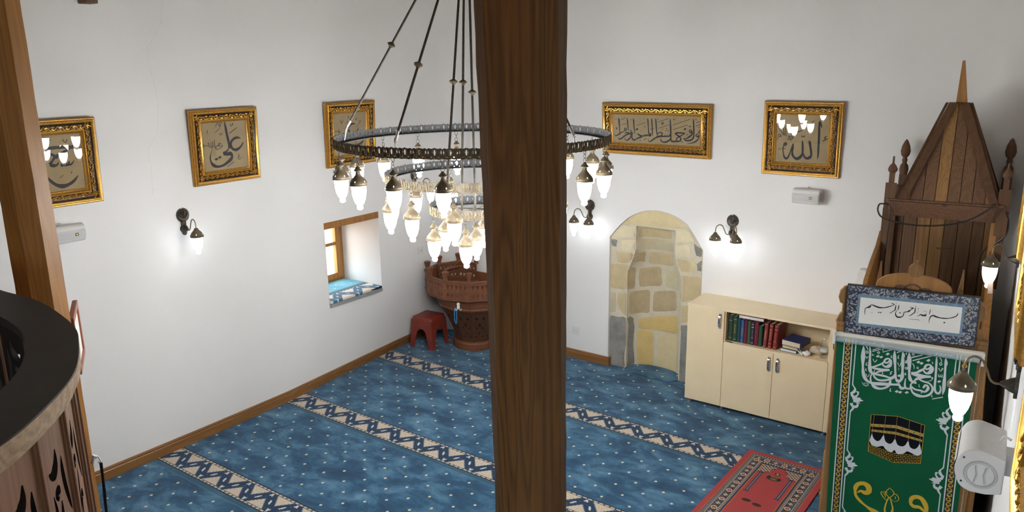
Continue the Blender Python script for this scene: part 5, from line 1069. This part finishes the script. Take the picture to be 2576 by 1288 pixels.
for k in (6, 7, 8, 9, 10, 11, 0, 1):      # flared finials on the corner posts
    p = kp(.515, TH[k], .85); m = MB(); m.lathe([(.026, .836), (.024, .848), (.021, .862), (.028, .89), (.036, .918), (.037, .926), (.026, .933), (.0005, .935)], 10, (p[0]*.97, p[1]*.97, 0)); m.build('finial', 'kursu', ku)
m = MB(); inner = [kp(.50, t, .648) for t in TH]; m.add(inner, [tuple(range(12))]); m.build('seat_floor', 'kursu', ku, False)
m = MB()                                    # curved arm ledge at the back
ld = [kp(.36, math.radians(a), .80, True) for a in (-112, -130, -150, -168, -182)]
for p, q in zip(ld, ld[1:]): m.tube([p, q], .03, 8, 0, False, .35)
m.build('arm_ledge', 'kursu', ku)
m = MB(); m.box(-.06, .10, .10, .115, .648, .79); m.box(-.05, .02, .02, .10, .648, .70); m.build('backrest', 'kursu', ku, False, .003)
m = MB(); pm = kp(.50, math.radians(-62), 0); m.tube([(pm[0]*.8, pm[1]*.8, .65), (pm[0]*.86, pm[1]*.86, .84), (pm[0]*.88, pm[1]*.88, .925)], .006, 8); m.build('lamp_stem', 'black', ku)
o_k = MB(); o_k.plate([(-.016, -.02), (-.006, -.034), (.006, -.034), (.016, -.02), (.012, .008), (.018, .02), (.008, .034), (-.008, .034), (-.018, .02), (-.012, .008)], (), 0, -.006); o_k.tube([(-.008, -.006, -.026), (-.02, -.014, -.045), (-.03, -.02, -.040), (-.032, -.022, -.028)], .0035, 6); o_k.tube([(.008, -.006, -.026), (.02, -.014, -.045), (.03, -.02, -.040), (.032, -.022, -.028)], .0035, 6)
hkp = Vector(kp(.545, math.radians(-6-15+3), .60)) + kc
hk = o_k.build('coat_hook', 'white_pl'); hk.location = tuple(hkp); hk.rotation_euler = (0, 0, math.radians(39))
tag(hk, 'white double coat hook stuck on the front of the wooden preaching chair', 'hook')
m = MB(); pts = []
for k in range(40):
    a = 2*PI*k/40; pts.append((.012*sin(a), .004*cos(a*2), -.085*cos(a)*1.0-.085))
m.tube(pts, .0042, 5, 0, True)
o = m.build('prayer_beads', 'blue_bead'); o.location = (hkp.x-.020, hkp.y-.024, hkp.z-.020); o.rotation_euler = (0, 0, math.radians(39)); tag(o, 'string of blue prayer beads hanging from the white coat hook', 'beads')

# ================================================================== tall wooden pulpit (minbar)
mn = thing('minbar', 'tall narrow dark wooden pulpit with a pointed plank roof at the right', 'pulpit', (4.78, 0, 0), math.radians(5.926))
def planks(m, x0, x1, n, z0, z1, y, th=.02, gap=.004, zf=None, seed=1):
    r = random.Random(seed); xs = [x0+(x1-x0)*k/n+(r.uniform(-.008, .008) if 0 < k < n else 0) for k in range(n+1)]
    for a, b in zip(xs, xs[1:]):
        m.box(a+gap/2, b-gap/2, y-th+r.uniform(-.004, .003), y, z0, z1, r.choice([0, 0, 1, 2]))
WM = ['minbar', 'minbar_b', 'minbar_c']
m = MB(); planks(m, -.30, .415, 8, .02, 1.96, -.10, seed=5); m.box(-.30, .415, -.10, -.085, .02, 1.96, 2); m.build('back_planks', ['minbar', 'minbar_b', 'minbar_b'], mn, False, .002)
m = MB(); m.box(.03, .13, -.126, -.122, 1.60, 1.612, 0); m.box(.25, .32, -.126, -.122, 1.70, 1.71); m.build('batten', 'minbar_c', mn, False)
# side boards of the stair, dropping to the gate
def side(x0, x1, mi, nm='stair_side'):
    m = MB(); m.plate([(-.09, .001), (-.09, 1.30), (-.50, 1.30), (-.56, 1.72), (-.60, 1.80), (-.80, 1.735), (-1.1, 1.69), (-1.36, 1.63), (-1.55, 1.48), (-2.05, 1.22), (-2.40, 1.12), (-2.46, 1.12), (-2.46, .001)], (), x0, x1, lambda y, x, z: (x, y, z)); return m.build(nm, mi, mn, False, .003)
side(-.325, -.297, 'jamb'); side(.350, .378, 'jamb')
m = MB()                                   # canopy posts
for x in (-.285, .395):
    for y in (-.72, -.14): m.box(x-.022, x+.022, y-.025, y+.025, 1.50 if y < -.5 else .01, 1.99)
m.build('canopy_post', 'minbar_t', mn, False, .003)
m = MB(); m.box(.338, .376, -.745, -.69, .001, 1.944); m.build('front_post', 'jamb', mn, False, .003)
m = MB()                                   # cornice box under the roof
m.hexa([(-.245, -.78, 1.945), (.335, -.78, 1.945), (.385, -.74, 1.945), (.385, -.09, 1.945), (-.275, -.09, 1.945), (-.275, -.74, 1.945)], [(-.262, -.82, 2.05), (.352, -.82, 2.05), (.402, -.77, 2.05), (.402, -.09, 2.05), (-.292, -.09, 2.05), (-.292, -.77, 2.05)])
m.box(-.285, .395, -.80, -.09, 2.05, 2.062, 0); m.build('cornice', 'minbar_c', mn, False, .003)
cxr = .070
base = [(-.215, -.765), (.360, -.765), (.360, -.12), (-.215, -.12)]; topq = [(cxr-.058, -.475), (cxr+.060, -.475), (cxr+.060, -.375), (cxr-.058, -.375)]
ZB, ZT = 2.062, 2.685
def rp(f, u, t, e=0):                      # point on roof face f
    a, b = base[f], base[(f+1) % 4]; c, d = topq[f], topq[(f+1) % 4]
    p = [a[i]+(b[i]-a[i])*u for i in (0, 1)]; q = [c[i]+(d[i]-c[i])*u for i in (0, 1)]
    x, y = p[0]+(q[0]-p[0])*t, p[1]+(q[1]-p[1])*t
    mx, my = (a[0]+b[0])/2-cxr, (a[1]+b[1])/2+.425; l = math.hypot(mx, my)
    return (x+mx/l*e, y+my/l*e, ZB+(ZT-ZB)*t)
m = MB(); rs = random.Random(8)
for f in range(4):
    # vertical planks cut by the sloping edges: parallel strips across the trapezium
    a, b = base[f], base[(f+1) % 4]; Wd = math.hypot(b[0]-a[0], b[1]-a[1]); n = 8 if f % 2 == 0 else 7; tw = .118 if f % 2 == 0 else .10
    for k in range(n):
        s0, s1 = -Wd/2+Wd*k/n+.002, -Wd/2+Wd*(k+1)/n-.002
        def tmax(s): return 1. if abs(s) <= tw/2 else max(0., (Wd/2-abs(s))/(Wd/2-tw/2))
        ts = sorted({0., tmax(s0), tmax(s1)}); lo = []; mi = rs.choice([0, 1, 0, 2] if k not in (3, 4) else [1, 1, 0]); e = rs.uniform(.0, .004)
        def P(s, t): return rp(f, .5+s/(Wd+(tw-Wd)*t), t, e) if (Wd+(tw-Wd)*t) > 0 else rp(f, .5, t, e)
        poly = [P(s0, 0), P(s1, 0), P(s1, tmax(s1))] + ([P(-tw/2, 1)] if s0 < -tw/2 < s1 else []) + ([P(tw/2, 1)] if s0 < tw/2 < s1 else []) + [P(s0, tmax(s0))]
        poly = [p for i, p in enumerate(poly) if Vector(p) != Vector(poly[i-1])]
        if s0 < -tw/2 < s1 or s0 < tw/2 < s1: pass
        m.add(poly, [tuple(range(len(poly)))], mi)
m.add([rp(0, 0, 0, -.012), rp(0, 1, 0, -.012), rp(2, 0, 0, -.012), rp(2, 1, 0, -.012), rp(0, 0, 1, -.012), rp(0, 1, 1, -.012), rp(2, 0, 1, -.012), rp(2, 1, 1, -.012)], [(0, 1, 5, 4), (1, 2, 6, 5), (2, 3, 7, 6), (3, 0, 4, 7), (4, 5, 6, 7)], 2)
m.build('roof_planks', WM, mn, False)
m = MB()                                   # boards over the hips
for f in range(4):
    for (u0, u1, ua, ub) in ((-.01, .085, -.02, .42), (.915, 1.01, .58, 1.02)):
        m.hexa([rp(f, u0, -.03, .006), rp(f, u1, -.03, .006), rp(f, ub, 1., .006), rp(f, ua, 1., .006)], [rp(f, u0, -.03, .022), rp(f, u1, -.03, .022), rp(f, ub, 1., .022), rp(f, ua, 1., .022)])
m.build('hip_board', 'minbar_t', mn, False, .002)
m = MB(); m.hexa([(.050, -.455, 2.685), (.118, -.455, 2.685), (.118, -.395, 2.685), (.050, -.395, 2.685)], [(.060, -.432, 2.962), (.076, -.432, 2.962), (.076, -.418, 2.962), (.060, -.418, 2.962)]); m.build('spire', 'jamb', mn, False, .002)
def finial(x, y, z0, zt, s, dark):         # slab with a bulging shoulder, neck and bud on top
    m = MB(); h = zt-z0
    m.box(x-.026*s, x+.026*s, y-.012, y+.012, z0, z0+h*.42)
    m.lathe([(.024*s, z0+h*.42), (.030*s, z0+h*.50), (.026*s, z0+h*.57), (.014*s, z0+h*.61), (.018*s, z0+h*.66), (.013*s, z0+h*.70), (.026*s, z0+h*.74), (.032*s, z0+h*.80), (.026*s, z0+h*.89), (.012*s, z0+h*.97), (.002, zt)], 10, (x, y, 0), sy=.7); m.build('finial', dark, mn)
finial(-.245, -.10, 1.95, 2.40, 1.05, 'minbar_t'); finial(.415, -.10, 1.95, 2.43, 1.1, 'minbar_c')
def slabfin(x, y, z0, z1, z2, zt):
    m = MB(); m.box(x-.034, x+.034, y-.011, y+.011, z0, z1); m.box(x-.017, x+.017, y-.009, y+.009, z1, z2)
    m.lathe([(.014, z2-.004), (.028, z2+.012), (.030, z2+.026), (.020, z2+.048), (.007, z2+.064), (.006, zt), (.0005, zt+.001)], 10, (x, y, 0), sy=.6); m.build('finial', 'minbar_t', mn, True)
slabfin(-.268, -.765, 1.86, 2.165, 2.235, 2.345); slabfin(.392, -.765, 1.86, 2.165, 2.235, 2.33)
# gate at the foot of the stair
GY = -2.50
m = MB()
for x in (-.319, .300): m.box(x, x+.045, GY-.03, GY+.03, .001, 1.68)
m.box(-.319, .345, GY-.025, GY+.025, 1.64, 1.70); m.build('gate_frame', 'minbar_b', mn, False, .004)
m = MB(); m.plate([(-.30, 1.70), (-.30, 1.87), (.30, 1.87), (.30, 1.70)], (), GY-.012, GY+.012); m.build('header_board', 'minbar_b', mn, False)
for sx in (-1, 1):                         # lobed side ears of the header
    m = MB(); e = [(sx*(.285), 1.66), (sx*.318, 1.665), (sx*.325, 1.70), (sx*.312, 1.735), (sx*.297, 1.755), (sx*.297, 1.79), (sx*.312, 1.795), (sx*.322, 1.825), (sx*.316, 1.86), (sx*.298, 1.882), (sx*.285, 1.885)]
    if sx < 0: e = e[::-1]
    m.plate(e, (), GY-.016, GY+.014); m.build('side_ear', 'minbar_b', mn, False, .005)
m = MB()                                   # domed crest with a round boss
cr0 = [(-.155, 1.86)]+[(.008-.165*cos(PI*k/18), 1.90+.082*sin(PI*k/18)**.8) for k in range(19)]+[(.17, 1.86)]
m.plate(cr0, (), GY-.006, GY+.014); m.build('crest', 'jamb', mn, False, .003)
m = MB(); bo = [(.010+.033*cos(a), 2.0+.033*sin(a)) for a in [2*PI*k/22 for k in range(22)]]
m.plate(bo, (), GY-.014, GY+.014); m.box(.004, .016, GY-.005, GY+.005, 2.03, 2.052); m.build('crest_boss', 'minbar_b', mn, False, .004)
m = MB()
for pts in ([(-.075, 1.905, .004), (-.055, 1.915, .016), (-.03, 1.908, .020), (-.01, 1.895, .012)], [(.092, 1.90, .004), (.072, 1.91, .016), (.047, 1.906, .020), (.028, 1.893, .012)], [(-.030, 1.895, .006), (-.022, 1.918, .010), (.005, 1.93, .010), (.034, 1.918, .010), (.042, 1.893, .006)]): m.stroke(pts, lambda x, z: (x, GY-.0068, z))
m.build('crest_carving', 'minbar_c', mn, False)
for x in (-.158, .203):                    # pointed pales behind the gate
    m = MB(); m.hexa([(x-.022, -2.40, 1.78), (x+.022, -2.40, 1.78), (x+.022, -2.37, 1.78), (x-.022, -2.37, 1.78)], [(x+.003, -2.39, 2.0), (x+.008, -2.39, 2.0), (x+.008, -2.38, 2.0), (x+.003, -2.38, 2.0)]); m.build('pointed_pale', 'minbar_b', mn, False)
m = MB()
for k in range(7): m.box(-.295, .348, -2.40+.28*k, -.13, .17*k+.002, .17*(k+1))
m.build('stair', 'minbar_b', mn, False)
m = MB()                                   # low flat shoe along the cabinet side
m.box(-.365, -.33, -2.2, -1.9, .002, .80); m.hexa([(-.365, -2.2, .80), (-.33, -2.2, .80), (-.33, -1.9, .80), (-.365, -1.9, .80)], [(-.345, -2.1, .90), (-.33, -2.1, .90), (-.33, -1.95, .90), (-.345, -1.95, .90)]); m.build('side_buttress', 'jamb', mn, False, .004)
# loose black cable slung across the roof foot
def mw(x, y, z): a = rotxy(x, y, math.radians(5.926)); return (4.78+a[0], a[1], z)
m = MB(); P = cr([(-.285, -.83, 2.03), (-.325, -.80, 2.02), (-.33, -.80, 1.97), (-.28, -.84, 1.93), (-.12, -.845, 1.905), (.05, -.845, 1.915), (.2, -.845, 1.96), (.30, -.84, 2.03), (.345, -.80, 2.075)], 6); m.tube([mw(*p) for p in P], .0055, 6); 
P = cr([(.41, -.80, 2.03), (.43, -.76, 1.96), (.425, -.76, 1.87), (.37, -.74, 1.80), (.315, -.70, 1.74), (.30, -.66, 1.60), (.30, -.60, 1.2)], 6); m.tube([mw(*p) for p in P], .0065, 6)
P = cr([(-.262, -.80, 2.03), (-.255, -.81, 1.9), (-.26, -.78, 1.6), (-.25, -.76, 1.3)], 5); m.tube([mw(*p) for p in P], .005, 6)
tag(m.build('power_cable', 'cable'), 'black cable slung across the front of the pulpit roof', 'cable')

# ================================================================== board with one line of script
bd = thing('script_board', 'blue marbled board with one line of black script above the green banner', 'sign', (*mw(0, GY-.022, 0)[:2], 0), math.radians(5.926))
bd.location.z = 1.78
bd.rotation_euler = (0, math.radians(-.2), math.radians(5.926))
def q2(x, z): return (x, z)
Lx, Rx = -.276, .286
def bz(x, top): t = (x-Lx)/(Rx-Lx); return (.119+.010*t) if top else (-.128+.021*t)
def bpt(u, v): x = Lx+(Rx-Lx)*u; return (x, bz(x, 0)+(bz(x, 1)-bz(x, 0))*v)
m = MB(); o4 = [bpt(-.008, -.02), bpt(1.008, -.02), bpt(1.008, 1.02), bpt(-.008, 1.02)]; i4 = [bpt(0, .0), bpt(1, .0), bpt(1, 1.), bpt(0, 1.)]
m.plate(o4, [i4], -.020, .002); m.build('edge_strip', 'black', bd, False)
mm, nt, b = newmat('marbled_paper'); setp(b, .35)
v1 = nt.nodes.new('ShaderNodeTexVoronoi'); v1.inputs['Scale'].default_value = 88; v1.inputs['Randomness'].default_value = 1
wn = nt.nodes.new('ShaderNodeTexNoise'); wn.inputs['Scale'].default_value = 40; pz = coords(nt); nt.links.new(pz, wn.inputs['Vector'])
vm = nt.nodes.new('ShaderNodeMix'); vm.data_type = 'VECTOR'; vm.inputs[0].default_value = .05; nt.links.new(pz, vm.inputs[4]); nt.links.new(wn.outputs['Color'], vm.inputs[5]); nt.links.new(vm.outputs[1], v1.inputs['Vector'])
cells = ramp(nt, v1.outputs['Distance'], [(.24, (.40, .40, .36)), (.42, (.25, .28, .30)), (.52, (.045, .06, .12)), (.78, (.015, .02, .045))])
pat = noise(nt, pz, 7, 2); yel = E(nt, v1.outputs['Distance']).lt(.36) * E(nt, pat).gt(.60)
cells = mix(nt, yel * .75, cells, (.36, .30, .13))
nt.links.new(cells, b.inputs['Base Color']); M['marble'] = mm
m = MB(); a4 = [bpt(.085, .17), bpt(.905, .17), bpt(.905, .84), bpt(.085, .84)]
m.plate(i4, [a4], -.016, -.004); m.build('marbled_border', 'marble', bd, False)
M['blue_b'] = plain('pale_blue_border', (.15, .24, .33), .5, var=.25, vscale=70)
b4 = [bpt(.105, .23), bpt(.885, .23), bpt(.885, .775), bpt(.105, .775)]
m = MB(); m.plate(a4, [b4], -.0165, -.004); m.build('blue_border', 'blue_b', bd, False)
m = MB(); m.plate(b4, (), -.0162, -.004); m.build('white_panel', 'board_w', bd, False)
M['ink_v'] = plain('violet_black_ink', (.020, .012, .026), .6)
calligraphy('bas', -.0170, 'calligraphy', 'ink_v', bd, wide=1.2)

# ================================================================== green banner on its roller
BY = GY-.045
bn = thing('banner', 'green roller banner with white script and a black cube picture', 'banner', (*mw(0, BY, 0)[:2], 0), math.radians(5.926))
m = MB(); m.box(-.316, .328, -.016, .022, 1.625, 1.650); m.tube([(-.316, -.008, 1.640), (.328, -.008, 1.646)], .014, 10); m.build('head_rail', 'alu', bn, True)
m = MB(); m.tube([(-.312, -.004, 1.618), (.318, -.004, 1.618)], .0175, 16); m.build('cloth_roll', 'banner_roll', bn)
m = MB()                                   # print showing through on the roll
rl = lambda x, a: (x, -.004-.0182*cos(a), 1.618+.0182*sin(a))
for x, w, mi in ((-.262, .005, 0), (-.230, .005, 0), (-.216, .005, 0), (.226, .005, 0), (.240, .005, 0), (.281, .005, 0), (-.248, .012, 1), (.262, .012, 1)):
    vs = [rl(x+s*w/2, math.radians(t)) for t in (-75, -45, -15, 15, 45, 75) for s in (-1, 1)]; m.add(vs, [(2*k, 2*k+1, 2*k+3, 2*k+2) for k in range(5)], mi)
for pts in ([(-.19, -20), (-.17, 25), (-.15, 10), (-.13, 35), (-.145, 55)], [(-.10, 40), (-.085, -25)], [(-.03, 10), (.0, 15), (.04, 5), (.06, 8)], [(.10, -45), (.115, 0)], [(.135, -20), (.145, 25), (.16, 10), (.15, -25)], [(.165, -20), (.18, 20), (.195, 5), (.205, 25)]):
    Q = cr(pts, 3); vs = [rl(x+dx, math.radians(t)) for x, t in Q for dx in (-.003, .003)]; m.add(vs, [(2*k, 2*k+1, 2*k+3, 2*k+2) for k in range(len(Q)-1)], 0)
M['ghost_w'] = plain('faint_white_print', (.55, .62, .64), .6, var=.03); M['ghost_g'] = plain('faint_gold_print', (.50, .50, .34), .6, var=.03)
m.build('roll_print', ['ghost_w', 'ghost_g'], bn, False)
m = MB()
for x in (-.318, .330): m = MB(); m.box(x-.006, x+.006, -.026, .024, 1.592, 1.654); m.build('end_bracket', 'white_pl', bn, False, .002)
XL = lambda z: -.308+.026*(1.62-z); XR = lambda z: .308+.003*(1.62-z)
ZL = .22; m = MB(); NZ, NX = 30, 12
def wav(x, z): return -.004+.0016*sin(9*z+3*x)+.0012*sin(21*x+2*z)
vs = [(XL(z)+(XR(z)-XL(z))*i/NX, 0, z) for z in [1.612-(1.612-ZL)*j/NZ for j in range(NZ+1)] for i in range(NX+1)]
m.add([(x, 0, z) for x, _, z in vs], [(j*(NX+1)+i, j*(NX+1)+i+1, (j+1)*(NX+1)+i+1, (j+1)*(NX+1)+i) for j in range(NZ) for i in range(NX)])
m.add([(x, .0015, z) for x, _, z in vs], [(j*(NX+1)+i+1, j*(NX+1)+i, (j+1)*(NX+1)+i, (j+1)*(NX+1)+i+1) for j in range(NZ) for i in range(NX)])
cloth = m.build('cloth', 'banner', bn, False)
m = MB(); m.box(XL(ZL)-.004, XR(ZL)+.004, -.006, .008, ZL-.02, ZL); m.build('bottom_bar', 'alu', bn, False)
pr = MB(); lay = [0.]
def mpl(k): return lambda x, z: (x, -.0006*k, z)
def line(xa, za, xb, zb, w, mi, k=1): pr.stroke([(xa, za, w), ((xa+xb)/2, (za+zb)/2, w), (xb, zb, w)], mpl(k), mi, 1)
# side stripes: white, navy band with golden vine, white; broken inner line
for sgn in (0, 1):
    f = (lambda a, b: (lambda z: a+(b-a)*(1.625-z)/(1.625-.628)))
    e1, e2, e3 = (f(-.2715, -.257), f(-.2345, -.218), f(-.2175, -.2055)) if sgn == 0 else (f(.278, .2905), f(.2385, .2515), f(.2225, .2325))
    zt, zb = 1.611, ZL+.003
    line(e1(zt), zt, e1(zb), zb, .0055, 0); line(e2(zt), zt, e2(zb), zb, .0055, 0)
    pr.stroke([((e1(z)+e2(z))/2, z, .028) for z in (zt, (zt+zb)/2, zb)], mpl(.6), 3, 1)
    c = lambda z: (e1(z)+e2(z))/2; wv = []; k = 0; z = zt-.002
    while z > zb:
        wv.append((c(z)+.0085*sin((zt-z)*2*PI/.052), z, .0042)); z -= .0052
    pr.stroke(wv, mpl(1.3), 1, 2)
    z = zt-.013; s = 1
    while z > zb+.02:
        pr.stroke([(c(z)+s*.008, z, .0045), (c(z)-s*.003, z-.006, .005), (c(z)-s*.010, z-.001, .0045), (c(z)-s*.0085, z+.0075, .004), (c(z)-s*.003, z+.006, .003)], mpl(1.3), 1, 3)
        pr.stroke([(c(z)+s*.007, z-.004, .004), (c(z)+s*.0005, z-.013, .0045), (c(z)-s*.006, z-.016, .003)], mpl(1.3), 1, 2)
        z -= .026; s = -s
    # inner broken line with ornaments
    ORN = [[(a*W4, b*W4, w*W4) for a, b, w in st] for st in DATA['T']['orn']['s']]
    ox = ORN[0][0][0]; z_hi = ORN[0][0][1]; z_lo = ORN[-1][-1][1]
    if sgn == 0: shifts = [(0, 0), (-.004, .3625), (.005, -.331), (.010, -.66)]
    else: shifts = [(0, .015), (-.003, .335), (.006, -.33), (.010, -.65)]
    segs = []
    for dx, dz in shifts:
        for io, st in enumerate(ORN): pr.stroke([((x-ox if sgn == 0 else -(x-ox))+e3(z+dz), z+dz, w*1.55) for x, z, w in st], mpl(1.+io*.03), 0, 3)
        segs.append((z_hi+dz, z_lo+dz))
    segs.sort(reverse=True); cur = zt
    for a, b_ in segs:
        if cur > a: line(e3(cur), cur, e3(a), a, .0052, 0)
        cur = b_
    if cur > zb: line(e3(cur), cur, e3(zb), zb, .0052, 0)
for i, st in enumerate(DATA['T']['ban']['s']): pr.stroke([(a*W4, b*W4, c*W4*1.22) for a, b, c in st], mpl(1+i*.02), 0)
for d in DATA['T']['ban']['d']: pr.add([mpl(1)(a*W4, b*W4) for a, b in d], [(0, 1, 2, 3)], 0)
for i, st in enumerate(DATA['T']['gold']['s']): pr.stroke([(a*W4, b*W4, c*W4) for a, b, c in st], mpl(1+i*.03), 1)
K = DATA['K']
def fillp(poly, k, mi):
    P, T = fill2d([(a*W4, b*W4) for a, b in poly]); pr.add([mpl(k)(*p) for p in P], T, mi)
fillp(K['black'], .9, 2)
for ln in K['brick']: pr.stroke([(ln[0][0]*W4, ln[0][1]*W4, .0014), (ln[1][0]*W4, ln[1][1]*W4, .0014)], mpl(1.3), 1, 1)
fillp(K['band1'], 1.5, 4); fillp(K['band2'], 1.5, 4)
wq = K['white']; wq = [tuple(q) for q in cr(wq[1:18], 3)] + [tuple(q) for q in cr(wq[18:], 3)] + [tuple(wq[0])]; fillp(wq, 1.9, 0)
for bnd, cnt in (('band1', 9), ('band2', 11)):
    q = K[bnd]; tp, lw = q[:3], q[3:][::-1]
    for k in range(cnt):
        u = (k+.5)/cnt; s = 0 if u < .5 else 1; v = (u-.5*s)*2
        x = (tp[s][0]+(tp[s+1][0]-tp[s][0])*v)*W4; z0 = (tp[s][1]+(tp[s+1][1]-tp[s][1])*v)*W4; z1 = (lw[s][1]+(lw[s+1][1]-lw[s][1])*v)*W4; zc = (z0+z1)/2; dz = -.25 if s else -.06
        pr.stroke([(x-.0045, zc-.0045*dz, .0022), (x, zc, .0032), (x+.0045, zc+.0045*dz, .0022)], mpl(1.8), 2, 1)
for ln in K['lines'][:6]: pr.stroke([(a*W4, b*W4, .0019) for a, b in ln], mpl(2.2), 1, 1)
for ln in K['lines'][6:]: pr.stroke([(a*W4, b*W4, .0014) for a, b in ln], mpl(2.2), 4, 1)
M['pale_gold'] = plain('pale_gold_print', (.40, .27, .05), .6)
pr.build('print', ['banner_w', 'banner_g', 'print_black', 'banner_n', 'pale_gold'], cloth, False)
m = MB()
for k in range(150): m.lathe([(.0004, -.002), (.002, 0), (.0004, .002)], 5, (.322+.003*sin(k*.02), -.022, 1.60-.0078*k))
m.build('pull_chain', 'cord_w', bn, False)

# ================================================================== prayer rug
def rug_mat():
    m, nt, b = newmat('red_prayer_rug'); setp(b, .95, 0, .1)
    x, y, z = xyz(nt)                        # x -.31...31, y 0 (head) ... -1.17
    pos = coords(nt); g = noise(nt, pos, 220, 2)
    W, Lg = .31, 1.17
    dx = W - x.abs(); dy = (y*-1.0).mn(y + Lg); d = dx.mn(dy)              # distance from the nearest edge
    red, orange, navy, teal, cream, maroon = (.37, .066, .070), (.44, .18, .05), (.035, .050, .105), (.050, .085, .125), (.52, .46, .33), (.13, .020, .026)
    al = (dx.lt(dy) * y) + (dy.lt(dx) * x)                                  # running coordinate along the border
    base = mix(nt, (E(nt, g) - .5) * .8, red, (.42, .095, .090))
    col = base
    col = mix(nt, d.gt(.040), col, orange); col = mix(nt, d.gt(.046), col, navy)
    f = (al/.021).fr()
    st = mix(nt, f.lt(.5), navy, cream); st = mix(nt, f.between(.15, .36), st, maroon)
    z1 = ((d-.061)*26.).sin()*.004
    col = mix(nt, d.between(.050, .072), col, st)
    col = mix(nt, d.between(.072, .0755), col, (.42, .44, .44))
    col = mix(nt, d.gt(.0755), col, teal)
    # flowers of the main border
    q = al/.135; u = (q - q.rnd())*.135; v = d - .104
    r = (u.sq()+v.sq()).sqrt()
    q2_ = (al+.0675)/.135; u2 = (q2_ - q2_.rnd())*.135; r2 = (u2.sq()+v.sq()).sqrt()
    leaf = ((u.abs()-.034).abs()*1.0 + (v - .010*1.0 + (u.abs()-.034)*.5).abs()*1.2).lt(.0125)
    main = d.between(.078, .128)
    col = mix(nt, main*leaf, col, maroon)
    leaf2 = ((u.abs()-.040).abs()*.6 + (v + .012 - (u.abs()-.040)*.9).abs()*1.6).lt(.009)
    col = mix(nt, main*leaf2, col, (.30, .07, .06))
    n_ = E(nt, noise(nt, pos, 120, 2))
    petal = (r - ((u*210.).sin()*(v*210.).sin()).abs()*.003)
    col = mix(nt, petal.lt(.0205)*main, col, (.56, .45, .25)); col = mix(nt, (r.between(.010, .0155))*main*n_.gt(.5), col, (.40, .14, .05)); col = mix(nt, r.lt(.011)*main, col, maroon); col = mix(nt, r.lt(.0045)*main, col, cream)
    cross = (u2.abs().mn(v.abs())).lt(.0055)*r2.lt(.017)
    col = mix(nt, cross*main, col, cream); col = mix(nt, r2.lt(.0045)*main, col, (.42, .17, .05))
    col = mix(nt, d.between(.130, .1335), col, (.42, .44, .44))
    st2 = mix(nt, f.lt(.5), (.05, .06, .10), (.45, .36, .24)); st2 = mix(nt, f.between(.6, .8), st2, maroon)
    col = mix(nt, d.between(.1335, .150), col, st2)
    inn = d.gt(.150); col = mix(nt, inn, col, navy); col = mix(nt, d.gt(.162)*dx.lt(dy), col, orange)
    # inner field with the niche
    fx, fy = x.abs(), y*-1.0
    field = (d.gt(.168)); col = mix(nt, field, col, base)
    # columns at both sides
    colm = fx.between(.097, .121)*fy.between(.30, .60)
    col = mix(nt, colm, col, (.05, .065, .115)); col = mix(nt, fx.between(.1065, .1115)*fy.between(.305, .595)*((y/.0085).fr().lt(.55)), col, cream); col = mix(nt, fx.between(.088, .130)*(fy.between(.288, .300)+fy.between(.60, .612)), col, (.06, .06, .08))
    # spandrel lattice above the stepped niche
    edge = .158 + fx*.30 + fx.gt(.035)*.03 + fx.gt(.062)*.065 + ((fx*150.).sin())*.006
    span = field*fy.lt(edge)*fy.lt(.300)
    a1, a2 = (x/.030).fr()-.5, ((y+0.)/.030).fr()-.5
    a3, a4 = (x/.030+.5).fr()-.5, (y/.030+.5).fr()-.5
    o1 = (a1.sq()+a2.sq()).sqrt(); o2 = (a3.sq()+a4.sq()).sqrt()
    lat = mix(nt, o1.mn(o2).lt(.30), cream, (.13, .12, .12)); lat = mix(nt, o1.mn(o2).lt(.19), lat, maroon); lat = mix(nt, o1.lt(.17), lat, navy)
    col = mix(nt, span, col, lat)
    col = mix(nt, field*(fy-edge).abs().lt(.004)*fy.lt(.300), col, maroon)
    # small motifs in the red field
    def blobm(cx, cy, rx, ry, c, col, k=0.): 
        e = (((x-cx)/rx).sq() + ((fy-cy)/ry).sq()).sqrt() - n_*k; return mix(nt, e.lt(1.), col, c)
    col = blobm(0, .262, .020, .013, (.03, .018, .02), col); col = blobm(0, .262, .009, .008, cream, col)
    col = blobm(0, .290, .018, .015, (.20, .10, .06), col, .5)
    col = blobm(-.004, .345, .040, .018, (.045, .05, .035), col, .55); col = blobm(-.004, .345, .022, .010, (.22, .16, .07), col, .3); col = blobm(-.042, .330, .012, .020, (.03, .04, .035), col, .3); col = blobm(.034, .332, .012, .018, (.03, .04, .035), col, .3)
    col = blobm(-.06, .73, .026, .016, (.05, .04, .03), col, .5); col = blobm(.02, .75, .026, .016, (.05, .04, .03), col, .5)
    nt.links.new(col, b.inputs['Base Color']); bump(nt, b, g, .3, .003); return m
M['rug'] = rug_mat()
m = MB(); nx, ny = 12, 24
for zz, fl in ((.010, 0), (.002, 1)):
    vs = [(-.31+.62*i/nx, -1.17*j/ny, zz+(.002*sin(j*1.1)*sin(i*.9) if not fl else 0)) for j in range(ny+1) for i in range(nx+1)]
    m.add(vs, [(j*(nx+1)+i, j*(nx+1)+i+1, (j+1)*(nx+1)+i+1, (j+1)*(nx+1)+i) for j in range(ny) for i in range(nx)])
ed = [(-.31, 0), (.31, 0), (.31, -1.17), (-.31, -1.17)]
m.add([(x, y, .002) for x, y in ed]+[(x, y, .010) for x, y in ed], [(i, (i+1) % 4, 4+(i+1) % 4, 4+i) for i in range(4)])
rug = m.build('prayer_rug', 'rug', None, False); rug.location = (4.105, -.935, 0); rug.rotation_euler = (0, 0, math.radians(-.8))
tag(rug, 'red patterned prayer rug on the blue carpet in front of the cabinet', 'rug')
